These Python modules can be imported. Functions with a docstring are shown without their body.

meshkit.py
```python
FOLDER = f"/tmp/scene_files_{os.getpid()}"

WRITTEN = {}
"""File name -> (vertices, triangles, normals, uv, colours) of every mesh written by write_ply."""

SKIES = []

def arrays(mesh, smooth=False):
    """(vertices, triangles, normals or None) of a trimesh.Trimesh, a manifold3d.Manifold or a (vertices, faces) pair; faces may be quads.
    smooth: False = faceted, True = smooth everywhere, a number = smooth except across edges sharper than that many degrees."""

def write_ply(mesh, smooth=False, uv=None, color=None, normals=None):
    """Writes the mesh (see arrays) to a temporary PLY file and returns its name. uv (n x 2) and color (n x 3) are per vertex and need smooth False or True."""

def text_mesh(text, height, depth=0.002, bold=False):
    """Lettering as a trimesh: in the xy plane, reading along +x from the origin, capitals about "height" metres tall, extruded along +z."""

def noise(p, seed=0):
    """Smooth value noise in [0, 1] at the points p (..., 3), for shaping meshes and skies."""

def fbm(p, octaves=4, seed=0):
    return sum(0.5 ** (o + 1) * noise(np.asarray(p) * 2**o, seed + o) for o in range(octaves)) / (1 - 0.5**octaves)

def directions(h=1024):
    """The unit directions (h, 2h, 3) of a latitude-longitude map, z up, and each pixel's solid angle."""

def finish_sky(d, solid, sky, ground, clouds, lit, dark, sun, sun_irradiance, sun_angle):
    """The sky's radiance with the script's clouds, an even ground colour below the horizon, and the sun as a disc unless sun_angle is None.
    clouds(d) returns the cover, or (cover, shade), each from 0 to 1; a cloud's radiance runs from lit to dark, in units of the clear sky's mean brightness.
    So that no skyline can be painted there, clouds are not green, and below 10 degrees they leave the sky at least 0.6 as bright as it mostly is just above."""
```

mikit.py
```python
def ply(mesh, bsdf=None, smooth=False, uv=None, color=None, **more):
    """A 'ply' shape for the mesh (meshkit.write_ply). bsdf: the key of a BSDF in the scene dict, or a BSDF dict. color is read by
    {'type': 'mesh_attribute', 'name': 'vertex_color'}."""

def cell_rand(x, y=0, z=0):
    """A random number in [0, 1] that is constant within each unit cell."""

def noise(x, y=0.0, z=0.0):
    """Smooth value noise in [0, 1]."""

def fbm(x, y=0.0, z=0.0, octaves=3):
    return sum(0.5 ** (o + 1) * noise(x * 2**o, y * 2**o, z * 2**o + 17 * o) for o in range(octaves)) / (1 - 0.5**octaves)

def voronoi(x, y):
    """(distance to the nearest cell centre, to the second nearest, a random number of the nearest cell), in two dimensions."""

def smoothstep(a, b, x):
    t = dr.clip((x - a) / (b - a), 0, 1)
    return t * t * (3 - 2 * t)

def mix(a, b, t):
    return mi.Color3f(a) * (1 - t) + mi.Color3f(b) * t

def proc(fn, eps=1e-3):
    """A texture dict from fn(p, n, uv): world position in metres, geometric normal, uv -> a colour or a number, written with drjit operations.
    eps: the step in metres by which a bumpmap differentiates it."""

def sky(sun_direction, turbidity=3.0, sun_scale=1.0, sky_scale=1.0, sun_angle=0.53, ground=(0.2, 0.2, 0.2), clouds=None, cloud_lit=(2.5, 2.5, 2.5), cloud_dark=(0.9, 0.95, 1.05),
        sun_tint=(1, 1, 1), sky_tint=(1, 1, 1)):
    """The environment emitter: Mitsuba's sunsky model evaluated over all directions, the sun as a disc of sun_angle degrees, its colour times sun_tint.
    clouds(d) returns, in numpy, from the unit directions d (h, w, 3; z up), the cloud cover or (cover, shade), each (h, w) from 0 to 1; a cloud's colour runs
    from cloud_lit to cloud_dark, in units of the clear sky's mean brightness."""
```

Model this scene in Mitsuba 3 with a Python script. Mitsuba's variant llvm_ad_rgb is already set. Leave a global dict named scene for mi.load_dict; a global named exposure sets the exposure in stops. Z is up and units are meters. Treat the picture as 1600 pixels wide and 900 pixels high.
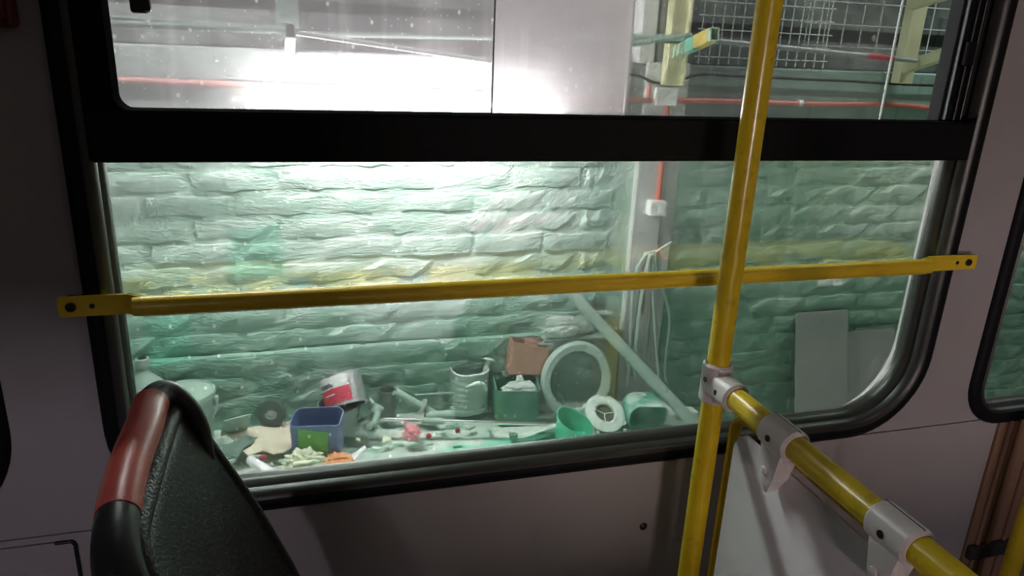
import math, random
import numpy as np, trimesh, mitsuba as mi, drjit as dr
import manifold3d as m3
from shapely.geometry import Polygon, box as sbox, Point, LineString
from shapely.ops import unary_union
from shapely import affinity
import mikit, meshkit
from mikit import noise, fbm, voronoi, smoothstep, mix, cell_rand, proc
random.seed(7); np.random.seed(7)
T = mi.ScalarTransform4f
scene, labels = {}, {}
exposure = 0.0

# ------------------------------------------------------------------ camera
F = 1156.0
_r = np.array([4070, -208, F]); _r = _r / np.linalg.norm(_r)
_d = np.array([-152, 3450, F]); _d = _d - _r * (_d @ _r); _d /= np.linalg.norm(_d)
_o = np.cross(_r, _d); _o /= np.linalg.norm(_o)            # outwards, in camera axes
R = np.stack([_r, _o, -_d])                                # camera (right, down, forward) -> world
CAM = np.array([0.0, 0.0, 1.5])
cam = np.eye(4)
cam[:3, 0], cam[:3, 1], cam[:3, 2], cam[:3, 3] = -R[:, 0], -R[:, 1], R[:, 2], CAM
scene['camera'] = {'type': 'perspective', 'fov': 2 * math.degrees(math.atan(800 / F)), 'fov_axis': 'x', 'near_clip': 0.02, 'far_clip': 60.0, 'to_world': T(cam)}

def P(px, py, X=None, Y=None, Z=None):
    d = R @ np.array([px - 800, py - 450, F])
    if Y is not None: s = Y / d[1]
    elif X is not None: s = X / d[0]
    else: s = (Z - CAM[2]) / d[2]
    return CAM + d * s
GZ, GS = 0.03, 0.055                                        # ground of the depot: height at x = -0.3 and its fall to the right
def gz(x): return GZ - GS * max(0.0, float(x) + .3)
def PG(px, py, h=0.0):
    """the point seen at the pixel that lies h above the sloping ground"""
    q = P(px, py, Z=GZ + h)
    for _ in range(12): q = P(px, py, Z=gz(q[0]) + h)
    return q
def G(px, py): return PG(px, py)
def mpp(px, py, Y): return Y / (R @ np.array([px - 800, py - 450, F]))[1]

# ------------------------------------------------------------------ lights
LAMP = 42.0            # radiance of the work light's diffuser outside
CEIL = 2.6             # radiance of the bus's ceiling lamps
FARL = 115.0           # radiance of the lamp on the far side of the bus
HALL = 140.0             # radiance of the depot's overhead lamps

# ------------------------------------------------------------------ helpers
def rgb(*c): return {'type': 'rgb', 'value': list(c)}
def mat(name, d, two=True):
    scene['mat_' + name] = {'type': 'twosided', 'b': d} if two else d
    return 'mat_' + name
def prin(name, c, rough=.5, **k):
    return mat(name, {'type': 'principled', 'base_color': c if isinstance(c, dict) else rgb(*c), 'roughness': rough, **k})

used = {}
def key_for(base):
    n = used.get(base, -1) + 1
    used[base] = n
    return base if n == 0 else f'{base}_{n:03d}'
def thing(name, label=None, cat=None, group=None, kind=None):
    k = key_for(name)
    d = {}
    if label: d['label'] = label
    if cat: d['category'] = cat
    if group: d['group'] = group
    if kind: d['kind'] = kind
    labels[k] = d
    return k
def add(k, mesh, m, smooth=35, **more):
    scene[k] = mikit.ply(mesh, m, smooth=smooth, **more)
    return k
def part(parent, name, mesh, m, smooth=35, label=None, kind=None, **more):
    k = key_for(parent + '__' + name)
    scene[k] = mikit.ply(mesh, m, smooth=smooth, **more)
    if label or kind:
        labels[k] = {}
        if label: labels[k]['label'] = label
        if kind: labels[k]['kind'] = kind
    return k
def solo(name, mesh, m, label, cat, group=None, smooth=35, **more):
    k = thing(name, label, cat, group)
    return add(k, mesh, m, smooth, **more)

def cat(*ms): return trimesh.util.concatenate([x for x in ms])
def tm(man):
    a = man.to_mesh()
    return trimesh.Trimesh(np.array(a.vert_properties)[:, :3], np.array(a.tri_verts), process=False)
def bx(x0, x1, y0, y1, z0, z1):
    m = trimesh.creation.box((abs(x1 - x0), abs(y1 - y0), abs(z1 - z0)))
    m.apply_translation(((x0 + x1) / 2, (y0 + y1) / 2, (z0 + z1) / 2))
    return m
def rbox(x0, x1, y0, y1, z0, z1, r=.004):
    c = [m3.Manifold.sphere(r, 12).translate((x, y, z)) for x in (x0 + r, x1 - r) for y in (y0 + r, y1 - r) for z in (z0 + r, z1 - r)]
    return tm(m3.Manifold.batch_hull(c))
def frame_of(t):
    t = t / np.linalg.norm(t)
    a = np.cross(t, [0, 0, 1.0] if abs(t[2]) < .9 else [1.0, 0, 0]); a /= np.linalg.norm(a)
    return a, np.cross(t, a)
def sweep(pts, r, n=16, cap=True, squash=1.0):
    """round tube through the points; r a number or one per point"""
    p = np.asarray(pts, float); N = len(p)
    r = np.broadcast_to(np.asarray(r, float), (N,))
    t = np.gradient(p, axis=0); t /= np.linalg.norm(t, axis=1, keepdims=True)
    a, b = frame_of(t[0]); A = []
    for i in range(N):
        a = a - t[i] * (a @ t[i]); a /= np.linalg.norm(a)
        A.append((a.copy(), np.cross(t[i], a)))
    ang = np.arange(n) * 2 * np.pi / n
    v = np.concatenate([p[i] + r[i] * (np.cos(ang)[:, None] * A[i][0] + squash * np.sin(ang)[:, None] * A[i][1]) for i in range(N)])
    f = []
    for i in range(N - 1):
        for j in range(n):
            q = [i * n + j, i * n + (j + 1) % n, (i + 1) * n + (j + 1) % n, (i + 1) * n + j]
            f += [[q[0], q[1], q[2]], [q[0], q[2], q[3]]]
    if cap:
        v = np.vstack([v, p[0], p[-1]]); c0, c1 = len(v) - 2, len(v) - 1
        for j in range(n):
            f.append([c0, (j + 1) % n, j]); f.append([c1, (N - 1) * n + j, (N - 1) * n + (j + 1) % n])
    m = trimesh.Trimesh(v, np.array(f), process=False)
    trimesh.repair.fix_normals(m)
    return m
def smooth_path(pts, n=40):
    from scipy.interpolate import CubicSpline
    p = np.asarray(pts, float)
    s = np.r_[0, np.cumsum(np.linalg.norm(np.diff(p, axis=0), axis=1))]
    return CubicSpline(s, p)(np.linspace(0, s[-1], n))
def hull_path(pts, r):
    """polyline with mitred joints, as hulls of spheres"""
    out = None
    for a, b in zip(pts[:-1], pts[1:]):
        h = m3.Manifold.batch_hull([m3.Manifold.sphere(r, 20).translate(tuple(a)), m3.Manifold.sphere(r, 20).translate(tuple(b))])
        out = h if out is None else out + h
    return tm(out)
def lathe(prof, n=32, origin=(0, 0, 0), axis=(0, 0, 1), closed=False):
    p = np.asarray(prof, float)
    if closed: p = np.vstack([p, p[:1]])
    ang = np.arange(n) * 2 * np.pi / n
    v = np.stack([p[:, None, 0] * np.cos(ang), p[:, None, 0] * np.sin(ang), np.broadcast_to(p[:, None, 1], (len(p), n))], -1).reshape(-1, 3)
    f = []
    for i in range(len(p) - 1):
        for j in range(n):
            q = [i * n + j, i * n + (j + 1) % n, (i + 1) * n + (j + 1) % n, (i + 1) * n + j]
            f += [[q[0], q[1], q[2]], [q[0], q[2], q[3]]]
    m = trimesh.Trimesh(v, np.array(f), process=False)
    m.merge_vertices()
    m.update_faces(m.nondegenerate_faces())
    return place(m, origin, axis)
def place(m, origin=(0, 0, 0), axis=(0, 0, 1), spin=0.0):
    m = m.copy()
    if spin: m.apply_transform(trimesh.transformations.rotation_matrix(spin, [0, 0, 1]))
    m.apply_transform(trimesh.geometry.align_vectors([0, 0, 1], np.asarray(axis, float) / np.linalg.norm(axis)))
    m.apply_translation(origin)
    return m
def rod(a, b, r, n=20):
    a, b = np.asarray(a, float), np.asarray(b, float)
    L = np.linalg.norm(b - a); c = min(r * .15, .002)
    return lathe([(0, 0), (r - c, 0), (r, c), (r, L - c), (r - c, L), (0, L)], n, a, b - a)
def pipe(a, b, r, t=.004, n=24):
    a, b = np.asarray(a, float), np.asarray(b, float)
    L = np.linalg.norm(b - a)
    return lathe([(r - t, 0), (r, 0), (r, L), (r - t, L)], n, a, b - a, closed=True)
def beam(a, b, w, h, up=(0, 0, 1), hollow=0.0):
    """rectangular bar from a to b; hollow = wall thickness"""
    a, b = np.asarray(a, float), np.asarray(b, float)
    t = b - a; L = np.linalg.norm(t); t = t / L
    s = np.cross(t, up); s /= np.linalg.norm(s); u = np.cross(s, t)
    c = min(.003, w / 4, h / 4)
    poly = sbox(-w / 2, -h / 2, w / 2, h / 2).buffer(-c).buffer(c)
    if hollow: poly = poly.difference(sbox(-w / 2 + hollow, -h / 2 + hollow, w / 2 - hollow, h / 2 - hollow))
    m = trimesh.creation.extrude_polygon(poly, L)
    M = np.eye(4); M[:3, 0], M[:3, 1], M[:3, 2], M[:3, 3] = s, u, t, a
    m.apply_transform(M)
    return m
def rrect(x0, x1, z0, z1, r):
    return sbox(x0 + r, z0 + r, x1 - r, z1 - r).buffer(r, 16)
def extrude_y(poly, y0, y1):
    """a shapely polygon in (x, z), extruded from y0 to y1"""
    ps = poly.geoms if hasattr(poly, 'geoms') else [poly]
    out = []
    for q in ps:
        m = trimesh.creation.extrude_polygon(q, y1 - y0)
        v = m.vertices.copy()
        m = trimesh.Trimesh(np.stack([v[:, 0], y0 + v[:, 2], v[:, 1]], 1), m.faces[:, ::-1], process=False)
        out.append(m)
    return cat(*out)
def ring_sweep(poly, prof):
    """a profile (inset, y) carried round the outline of a rounded rectangle in (x, z): a window gasket"""
    V = []
    n = 240
    L = poly.exterior.length
    base = [poly.exterior.interpolate(i * L / n) for i in range(n)]
    b = np.array([[q.x, q.y] for q in base])
    t = np.roll(b, -1, 0) - np.roll(b, 1, 0); t /= np.linalg.norm(t, axis=1, keepdims=True)
    nrm = np.stack([-t[:, 1], t[:, 0]], 1)
    c = np.array(poly.centroid.coords[0])
    if ((c - b) * nrm).sum() < 0: nrm = -nrm
    for s, y in prof:
        q = b + nrm * s
        V.append(np.stack([q[:, 0], np.full(n, y), q[:, 1]], 1))
    V = np.concatenate(V); m = len(prof); f = []
    for i in range(m):
        i2 = (i + 1) % m
        for j in range(n):
            j2 = (j + 1) % n
            f += [[i * n + j, i * n + j2, i2 * n + j2], [i * n + j, i2 * n + j2, i2 * n + j]]
    mm = trimesh.Trimesh(V, np.array(f), process=False)
    trimesh.repair.fix_normals(mm)
    return mm
def tri_noise(v, s, seed=0):
    """smooth numpy noise in [-1, 1] for displacing vertices"""
    v = np.asarray(v) * s + seed * 7.31
    return (np.sin(v[:, 0] * 1.7 + 1.3 * np.sin(v[:, 1] * 1.1 + seed)) + np.sin(v[:, 1] * 1.9 + 1.7 * np.sin(v[:, 2] * 1.3)) + np.sin(v[:, 2] * 2.1 + 1.1 * np.sin(v[:, 0] * 1.7 + 2 * seed))) / 3
def blob(c, size, seed=0, amp=.25, sub=4, freq=3.0, flat=0.0):
    m = trimesh.creation.icosphere(sub, 1.0)
    v = m.vertices
    k = 1 + amp * tri_noise(v, freq, seed) + amp * .6 * np.abs(tri_noise(v, freq * 2.3, seed + 3)) + amp * .3 * tri_noise(v, freq * 5, seed + 5)
    v = v * k[:, None] * np.asarray(size)
    if flat: v[:, 2] = np.maximum(v[:, 2], -flat)
    return trimesh.Trimesh(v + np.asarray(c), m.faces, process=False)
def on_ground(m, dz=0.0):
    m = m.copy(); m.apply_translation((0, 0, gz(m.bounds[:, 0].mean()) + dz - m.bounds[0][2])); return m
def rsq(w, d, r, n=10):
    """rounded rectangle outline (n x 2), counter-clockwise"""
    q = []
    for cx, cy, a in ((w / 2 - r, d / 2 - r, 0), (-w / 2 + r, d / 2 - r, 90), (-w / 2 + r, -d / 2 + r, 180), (w / 2 - r, -d / 2 + r, 270)):
        for i in range(n):
            t = math.radians(a + 90 * i / (n - 1)); q.append((cx + r * math.cos(t), cy + r * math.sin(t)))
    return np.array(q)
def tub(w, d, r, levels, wall=.003, rim=None, bottom=True):
    """open container of rounded-rectangle section; levels = [(z, scale)], rim(x, y) = extra height of the top edge"""
    o = rsq(w, d, r); n = len(o)
    i_ = rsq(w - 2 * wall, d - 2 * wall, max(r - wall, .002))
    V = []
    zt = levels[-1][0]
    def lvl(q, z, s):
        h = np.full(n, z)
        if rim is not None:
            k = max(0, (z - levels[0][0]) / (zt - levels[0][0]))
            h = h + k * np.array([rim(x, y) for x, y in q])
        return np.column_stack([q * s, h])
    for z, s in levels: V.append(lvl(o, z, s))
    for z, s in levels[::-1]: V.append(lvl(i_, max(z, levels[0][0] + wall), s))
    m = len(V); V = np.concatenate(V); f = []
    for i in range(m - 1):
        for j in range(n):
            j2 = (j + 1) % n
            f += [[i * n + j, i * n + j2, (i + 1) * n + j2], [i * n + j, (i + 1) * n + j2, (i + 1) * n + j]]
    if bottom:
        V = np.vstack([V, [0, 0, levels[0][0]], [0, 0, levels[0][0] + wall]])
        for j in range(n):
            j2 = (j + 1) % n
            f.append([m * n, j2, j]); f.append([m * n + 1, (m - 1) * n + j, (m - 1) * n + j2])
    return trimesh.Trimesh(V, np.array(f), process=False)
def xf(m, loc=(0, 0, 0), rz=0, rx=0, ry=0):
    m = m.copy()
    for a, ax in ((rx, [1, 0, 0]), (ry, [0, 1, 0]), (rz, [0, 0, 1])):
        if a: m.apply_transform(trimesh.transformations.rotation_matrix(math.radians(a), ax))
    m.apply_translation(loc)
    return m

# ------------------------------------------------------------------ materials
def lam_col(p, n, uv):                                     # grimy greyish-pink laminate
    a = fbm(p.x * 3, p.y * 3, p.z * 3, octaves=4)
    s = smoothstep(.62, .8, fbm(p.x * 14 + 5, p.y * 9, p.z * 3, octaves=3))
    return mix((.36, .31, .31), (.44, .39, .40), a) * (1 - .18 * s)
LAM = prin('laminate', proc(lam_col), .42, specular=.35)
def brown_col(p, n, uv):
    return mix((.24, .13, .085), (.31, .18, .12), fbm(p.x * 30, p.y * 30, p.z * 2.5, octaves=3))
BROWN = prin('brown_panel', proc(brown_col), .4)
SEAM = prin('seam', (.03, .025, .025), .7)
BLACK = prin('black_frame', (.008, .0075, .0085), .55, specular=.15)
BLACKM = mat('black_matt', {'type': 'diffuse', 'reflectance': rgb(.010, .009, .010)})
RUBBER = prin('rubber', (.034, .030, .030), .36, specular=.6)
ALU = prin('rail_metal', (.30, .31, .33), .3, metallic=1.0)
def yel_col(p, n, uv):
    a = fbm(p.x * 25, p.y * 25, p.z * 25, octaves=3)
    c = smoothstep(.70, .76, fbm(p.x * 60 + 9, p.y * 60, p.z * 60, octaves=2))
    return mix(mix((.66, .43, .012), (.74, .52, .02), a), (.40, .26, .03), c * .3)
YEL = prin('yellow_paint', proc(yel_col), .25, clearcoat=.6, clearcoat_gloss=.9, specular=.5)
def yel2_col(p, n, uv):
    a = fbm(p.x * 20, p.y * 20, p.z * 20, octaves=3)
    return mix((.80, .50, .025), (.86, .58, .035), a)
YELBAR = prin('yellow_bar', proc(yel2_col), .3, clearcoat=.4, specular=.5)
CLAMP = prin('clamp_plastic', (.66, .59, .60), .3, specular=.5)
WHITEP = prin('white_panel', proc(lambda p, n, uv: mix((.82, .74, .79), (.88, .80, .85), fbm(p.y * 4, p.z * 4, p.x, octaves=3))), .33, specular=.4)
DARK = prin('dark_hole', (.012, .011, .011), .5)
BOLT = prin('bolt', (.05, .04, .035), .4, metallic=.6)
def skin_col(p, n, uv):
    return mix((.014, .0105, .012), (.025, .019, .021), smoothstep(.4, .8, fbm(p.x * 240, p.y * 240, p.z * 240, octaves=2)))
mat('seat_black', {'type': 'bumpmap', 'arbitrary': proc(lambda p, n, uv: noise(p.x * 420, p.y * 420, p.z * 420), eps=5e-4), 'scale': .0007,
                   'bsdf': {'type': 'principled', 'base_color': proc(skin_col), 'roughness': .48, 'specular': .28}})
SEATB = 'mat_seat_black'
SEATS = prin('seat_plastic', (.016, .015, .016), .36, specular=.4)
RED = prin('red_grip', proc(lambda p, n, uv: mix((.50, .070, .055), (.60, .095, .078), fbm(p.x * 40, p.y * 40, p.z * 40, octaves=3))), .34, specular=.5)
DRED = prin('dark_red', (.10, .012, .012), .45)
FLOORB = prin('bus_floor', (.06, .06, .065), .6)
CEILM = prin('bus_ceiling', (.35, .34, .34), .6)

# dirty glass: a clear sheet, dust lying on it in clouds, streaks and specks
def dust_base(x, z):
    cloud = fbm(x * 2.3 + 4, z * 2.9, 1.5, octaves=4)
    streak = smoothstep(.5, .85, fbm(x * 55, z * 3.2, 3.3, octaves=3))
    d1, d2, c = voronoi(x * 55, z * 40)
    speck = smoothstep(.16, .06, d1) * smoothstep(.80, .86, c)
    e1, e2, g = voronoi(x * 130 + 3, z * 120)
    speck2 = smoothstep(.2, .08, e1) * smoothstep(.86, .9, g)
    return cloud, streak, speck, speck2
def dust_upper(p, n, uv):
    c, s, k, k2 = dust_base(p.x, p.z)
    near = 1 - smoothstep(.25, .75, p.x)
    far_left = 1 - smoothstep(.45, .55, p.x)
    return dr.clip(.05 + .09 * smoothstep(.35, .7, c) + .09 * s * (0.4 + near) + .5 * k * near + .3 * k2 * near + .10 * near + .18 * far_left, 0, .9)
def dust_right(p, n, uv):                                   # the strip that lies behind the other pane is never wiped
    g = fbm(p.x * 8, p.z * 10, 6.0, octaves=4)
    strip = smoothstep(.502, .492, p.x)
    return dr.clip(dust_upper(p, n, uv) * (1 - .45 * (1 - strip)) + strip * (.46 + .5 * (g - .4)), 0, .92)
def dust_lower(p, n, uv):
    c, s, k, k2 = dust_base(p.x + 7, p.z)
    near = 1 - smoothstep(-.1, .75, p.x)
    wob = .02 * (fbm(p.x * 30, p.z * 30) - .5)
    # dust weight raised to paint a lit haze and its shadow edge; streaked patch above
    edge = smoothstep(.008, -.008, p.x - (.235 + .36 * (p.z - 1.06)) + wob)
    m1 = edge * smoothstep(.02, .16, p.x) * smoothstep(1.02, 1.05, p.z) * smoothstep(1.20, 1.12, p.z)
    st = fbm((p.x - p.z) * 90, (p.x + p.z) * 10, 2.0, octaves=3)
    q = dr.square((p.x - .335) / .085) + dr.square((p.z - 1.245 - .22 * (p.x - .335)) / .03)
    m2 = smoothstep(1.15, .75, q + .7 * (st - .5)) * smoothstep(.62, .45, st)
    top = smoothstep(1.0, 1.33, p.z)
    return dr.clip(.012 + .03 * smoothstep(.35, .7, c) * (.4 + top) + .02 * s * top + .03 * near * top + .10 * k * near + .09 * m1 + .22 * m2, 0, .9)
DUST = {'type': 'principledthin', 'base_color': rgb(.86, .77, .81), 'roughness': .38, 'spec_trans': .55, 'eta': 1.3, 'diff_trans': 1.1}
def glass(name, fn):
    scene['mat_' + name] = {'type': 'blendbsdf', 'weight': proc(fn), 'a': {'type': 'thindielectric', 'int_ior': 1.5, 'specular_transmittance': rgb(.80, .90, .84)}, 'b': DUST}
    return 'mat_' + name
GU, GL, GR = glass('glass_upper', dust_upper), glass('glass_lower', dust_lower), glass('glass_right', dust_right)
GEDGE = prin('glass_edge', (.75, .82, .80), .25)

# depot
def over(c, k, lo=.0, top=(.35, .46, .40)):
    """paint overspray and dust that has settled, mostly on what lies face up"""
    def fn(p, n, uv):
        f = fbm(p.x * 16, p.y * 16, p.z * 16, octaves=4)
        t = dr.clip(lo + k * smoothstep(.3, .7, f) * (.45 + .55 * dr.maximum(n.z, 0)), 0, 1)
        return mix(c, top, t)
    return proc(fn)
def wall_col(p, n, uv):
    f = fbm(p.x * 2.1, p.z * 3.3, 0.4, octaves=5)
    g = fbm(p.x * 9 + 3, p.z * 14, 2.2, octaves=4)
    h = fbm(p.x * 22, p.z * 60, 7.0, octaves=3)
    c = mix((.30, .46, .38), (.56, .68, .61), smoothstep(.3, .7, f * .45 + g * .35 + h * .2))
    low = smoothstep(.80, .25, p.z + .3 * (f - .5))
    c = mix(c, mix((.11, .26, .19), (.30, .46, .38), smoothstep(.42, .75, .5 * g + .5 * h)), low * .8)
    band = smoothstep(.535, .555, p.z) * smoothstep(.63, .60, p.z + .03 * (g - .5))
    c = mix(c, (.64, .66, .27), band * .7 * smoothstep(.25, .6, g))
    def spot(cx, cz, rx, rz, k):
        q = dr.maximum(dr.abs(p.x - cx) / rx, dr.abs(p.z - cz) / rz) + .5 * (g - .5)
        return smoothstep(1.1, .7, q) * k
    c = mix(c, (.17, .42, .31), spot(-.165, .70, .11, .11, .75))
    c = mix(c, (.15, .40, .30), spot(-.50, .37, .09, .10, .8))
    c = mix(c, (.80, .82, .84), spot(2.46, .48, .075, .05, .9))
    c = mix(c, (.30, .29, .20), spot(1.30, .22, .07, .2, .7))
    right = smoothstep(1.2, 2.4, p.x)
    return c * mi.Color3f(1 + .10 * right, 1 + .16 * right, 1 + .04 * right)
def rough_h(p, n, uv):
    a = fbm(p.x * 46, p.z * 70, p.y * 30, octaves=4)
    b = fbm(p.x * 120, p.z * 190, 3.0, octaves=2)
    return a * .6 + b * .4
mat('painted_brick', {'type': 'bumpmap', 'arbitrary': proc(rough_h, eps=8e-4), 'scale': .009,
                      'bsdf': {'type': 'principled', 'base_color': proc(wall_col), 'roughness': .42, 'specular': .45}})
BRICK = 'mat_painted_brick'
def conc_col(p, n, uv):
    f = fbm(p.x * 4, p.z * 5, p.y * 4, octaves=5)
    g = fbm(p.x * 40, p.z * 2.5, 1.0, octaves=3)
    r = smoothstep(1.4, 2.8, p.x)
    return mix(mix((.13, .145, .14), (.22, .245, .235), f), (.24, .38, .31), dr.clip(.15 + .8 * r, 0, 1)) * (1 - .3 * smoothstep(.55, .8, g))
mat('beam_concrete', {'type': 'bumpmap', 'arbitrary': proc(rough_h, eps=1.2e-3), 'scale': .004, 'bsdf': {'type': 'principled', 'base_color': proc(conc_col), 'roughness': .75, 'specular': .15}})
CONC = 'mat_beam_concrete'
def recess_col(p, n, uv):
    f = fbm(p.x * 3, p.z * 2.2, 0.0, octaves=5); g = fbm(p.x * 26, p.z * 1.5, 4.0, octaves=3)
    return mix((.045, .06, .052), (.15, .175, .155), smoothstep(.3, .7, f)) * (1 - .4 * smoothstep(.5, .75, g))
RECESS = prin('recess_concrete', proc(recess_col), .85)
PILA = prin('pilaster', proc(lambda p, n, uv: mix((.38, .41, .39), (.52, .56, .53), fbm(p.x * 12, p.z * 3, 0.0, octaves=4))), .6)
def ground_col(p, n, uv):
    f = fbm(p.x * 3, p.y * 4, 0.0, octaves=5); g = fbm(p.x * 14, p.y * 20, 2.0, octaves=4)
    c = mix((.42, .54, .47), (.64, .74, .67), smoothstep(.3, .7, .5 * f + .5 * g))
    def spot(cx, cy, rx, ry):
        q = dr.square((p.x - cx) / rx) + dr.square((p.y - cy) / ry) + 1.5 * (g - .5)
        return smoothstep(1.15, .8, q)
    for cx, cy, rx, ry, col, k in PATCHES:
        c = mix(c, col, spot(cx, cy, rx, ry) * k)
    st = fbm(p.x * 9 + p.y * 16, p.y * 26 - p.x * 6, 5.0, octaves=3)
    return mix(c, (.14, .52, .36), smoothstep(.66, .72, st) * smoothstep(.05, .3, p.x) * .55)
PATCHES = []
for px, py, w, h, col, k in ((630, 722, 85, 26, (.50, .49, .50), .95), (800, 690, 130, 22, (.12, .58, .38), .75), (560, 712, 40, 14, (.72, .80, .72), .8), (860, 690, 60, 14, (.10, .55, .34), .8),
                             (430, 700, 60, 20, (.52, .55, .42), .5), (960, 672, 60, 9, (.25, .60, .44), .7)):
    c_ = G(px, py); PATCHES.append((float(c_[0]), float(c_[1]), w * .0023, float(abs(G(px, py - h / 2)[1] - G(px, py + h / 2)[1]) / 2 * 1.2), col, k))
mat('depot_ground', {'type': 'bumpmap', 'arbitrary': proc(lambda p, n, uv: fbm(p.x * 40, p.y * 40, 0.0, octaves=4), eps=1e-3), 'scale': .004,
                     'bsdf': {'type': 'principled', 'base_color': proc(ground_col), 'roughness': .55}})
GROUND = 'mat_depot_ground'
BUSOUT = prin('bus_outside', (.45, .48, .46), .4)
CONDUIT = prin('red_conduit', proc(lambda p, n, uv: mix((.46, .12, .08), (.50, .20, .15), fbm(p.x * 14, p.z * 14, p.y * 14, octaves=3))), .45)
BOXW = prin('box_white', (.82, .85, .82), .4)
POST = prin('post_yellow', proc(lambda p, n, uv: mix((.50, .52, .30), (.60, .60, .40), fbm(p.x * 18, p.z * 6, p.y * 9, octaves=3))), .5)
POSTG = prin('post_green', over((.40, .56, .40), .5), .5)
TAPE = prin('yellow_tape', (.60, .46, .12), .45)
TAPEG = prin('green_tape', (.16, .46, .33), .45)
WIRE = prin('mesh_wire', (.50, .57, .53), .5)
STEEL = prin('pipe_steel', (.38, .41, .39), .45, metallic=.3)
CABLE = prin('black_cable', (.02, .025, .022), .5)
PALE = prin('pale_dusty', over((.27, .38, .32), .7, .15), .6)
PALER = prin('paler_dusty', over((.50, .62, .55), .6, .2, (.62, .74, .67)), .55)
DUSTG = prin('dusty_grey_green', over((.20, .28, .24), .6), .6)
JUGM = prin('jug_plastic', over((.30, .42, .36), .5, .1), .45)
GREENTUB = prin('green_tub', over((.03, .17, .105), .30), .5)
GREENCUP = prin('green_cup', over((.05, .45, .27), .22), .35)
GREENJUG = prin('green_jug', over((.10, .36, .25), 1.0, .0, (.62, .74, .67)), .45)
DGREY = prin('dark_grey', over((.10, .13, .11), .35), .5)
MGREY = prin('mid_grey', over((.26, .31, .28), .5), .5)
RAG = prin('rag', over((.54, .63, .57), .5, .2), .85)
RAGY = prin('rag_cream', over((.66, .70, .54), .4), .8)
ORANGE = prin('orange_rag', over((.66, .30, .13), .15), .7)
PINK = prin('pink_rag', (.78, .36, .40), .7)
BLUE = prin('blue_plastic', over((.085, .13, .26), .18), .4)
BLUEL = prin('blue_plastic_light', (.17, .24, .44), .35)
LABELG = prin('label_green', proc(lambda p, n, uv: mix((.09, .28, .05), (.15, .36, .09), fbm(p.x * 60, p.y * 60, p.z * 60, octaves=3))), .45)
CARD = prin('cardboard', proc(lambda p, n, uv: mix((.36, .20, .14), (.44, .27, .20), fbm(p.x * 20, p.y * 20, p.z * 60, octaves=3))), .75)
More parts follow.
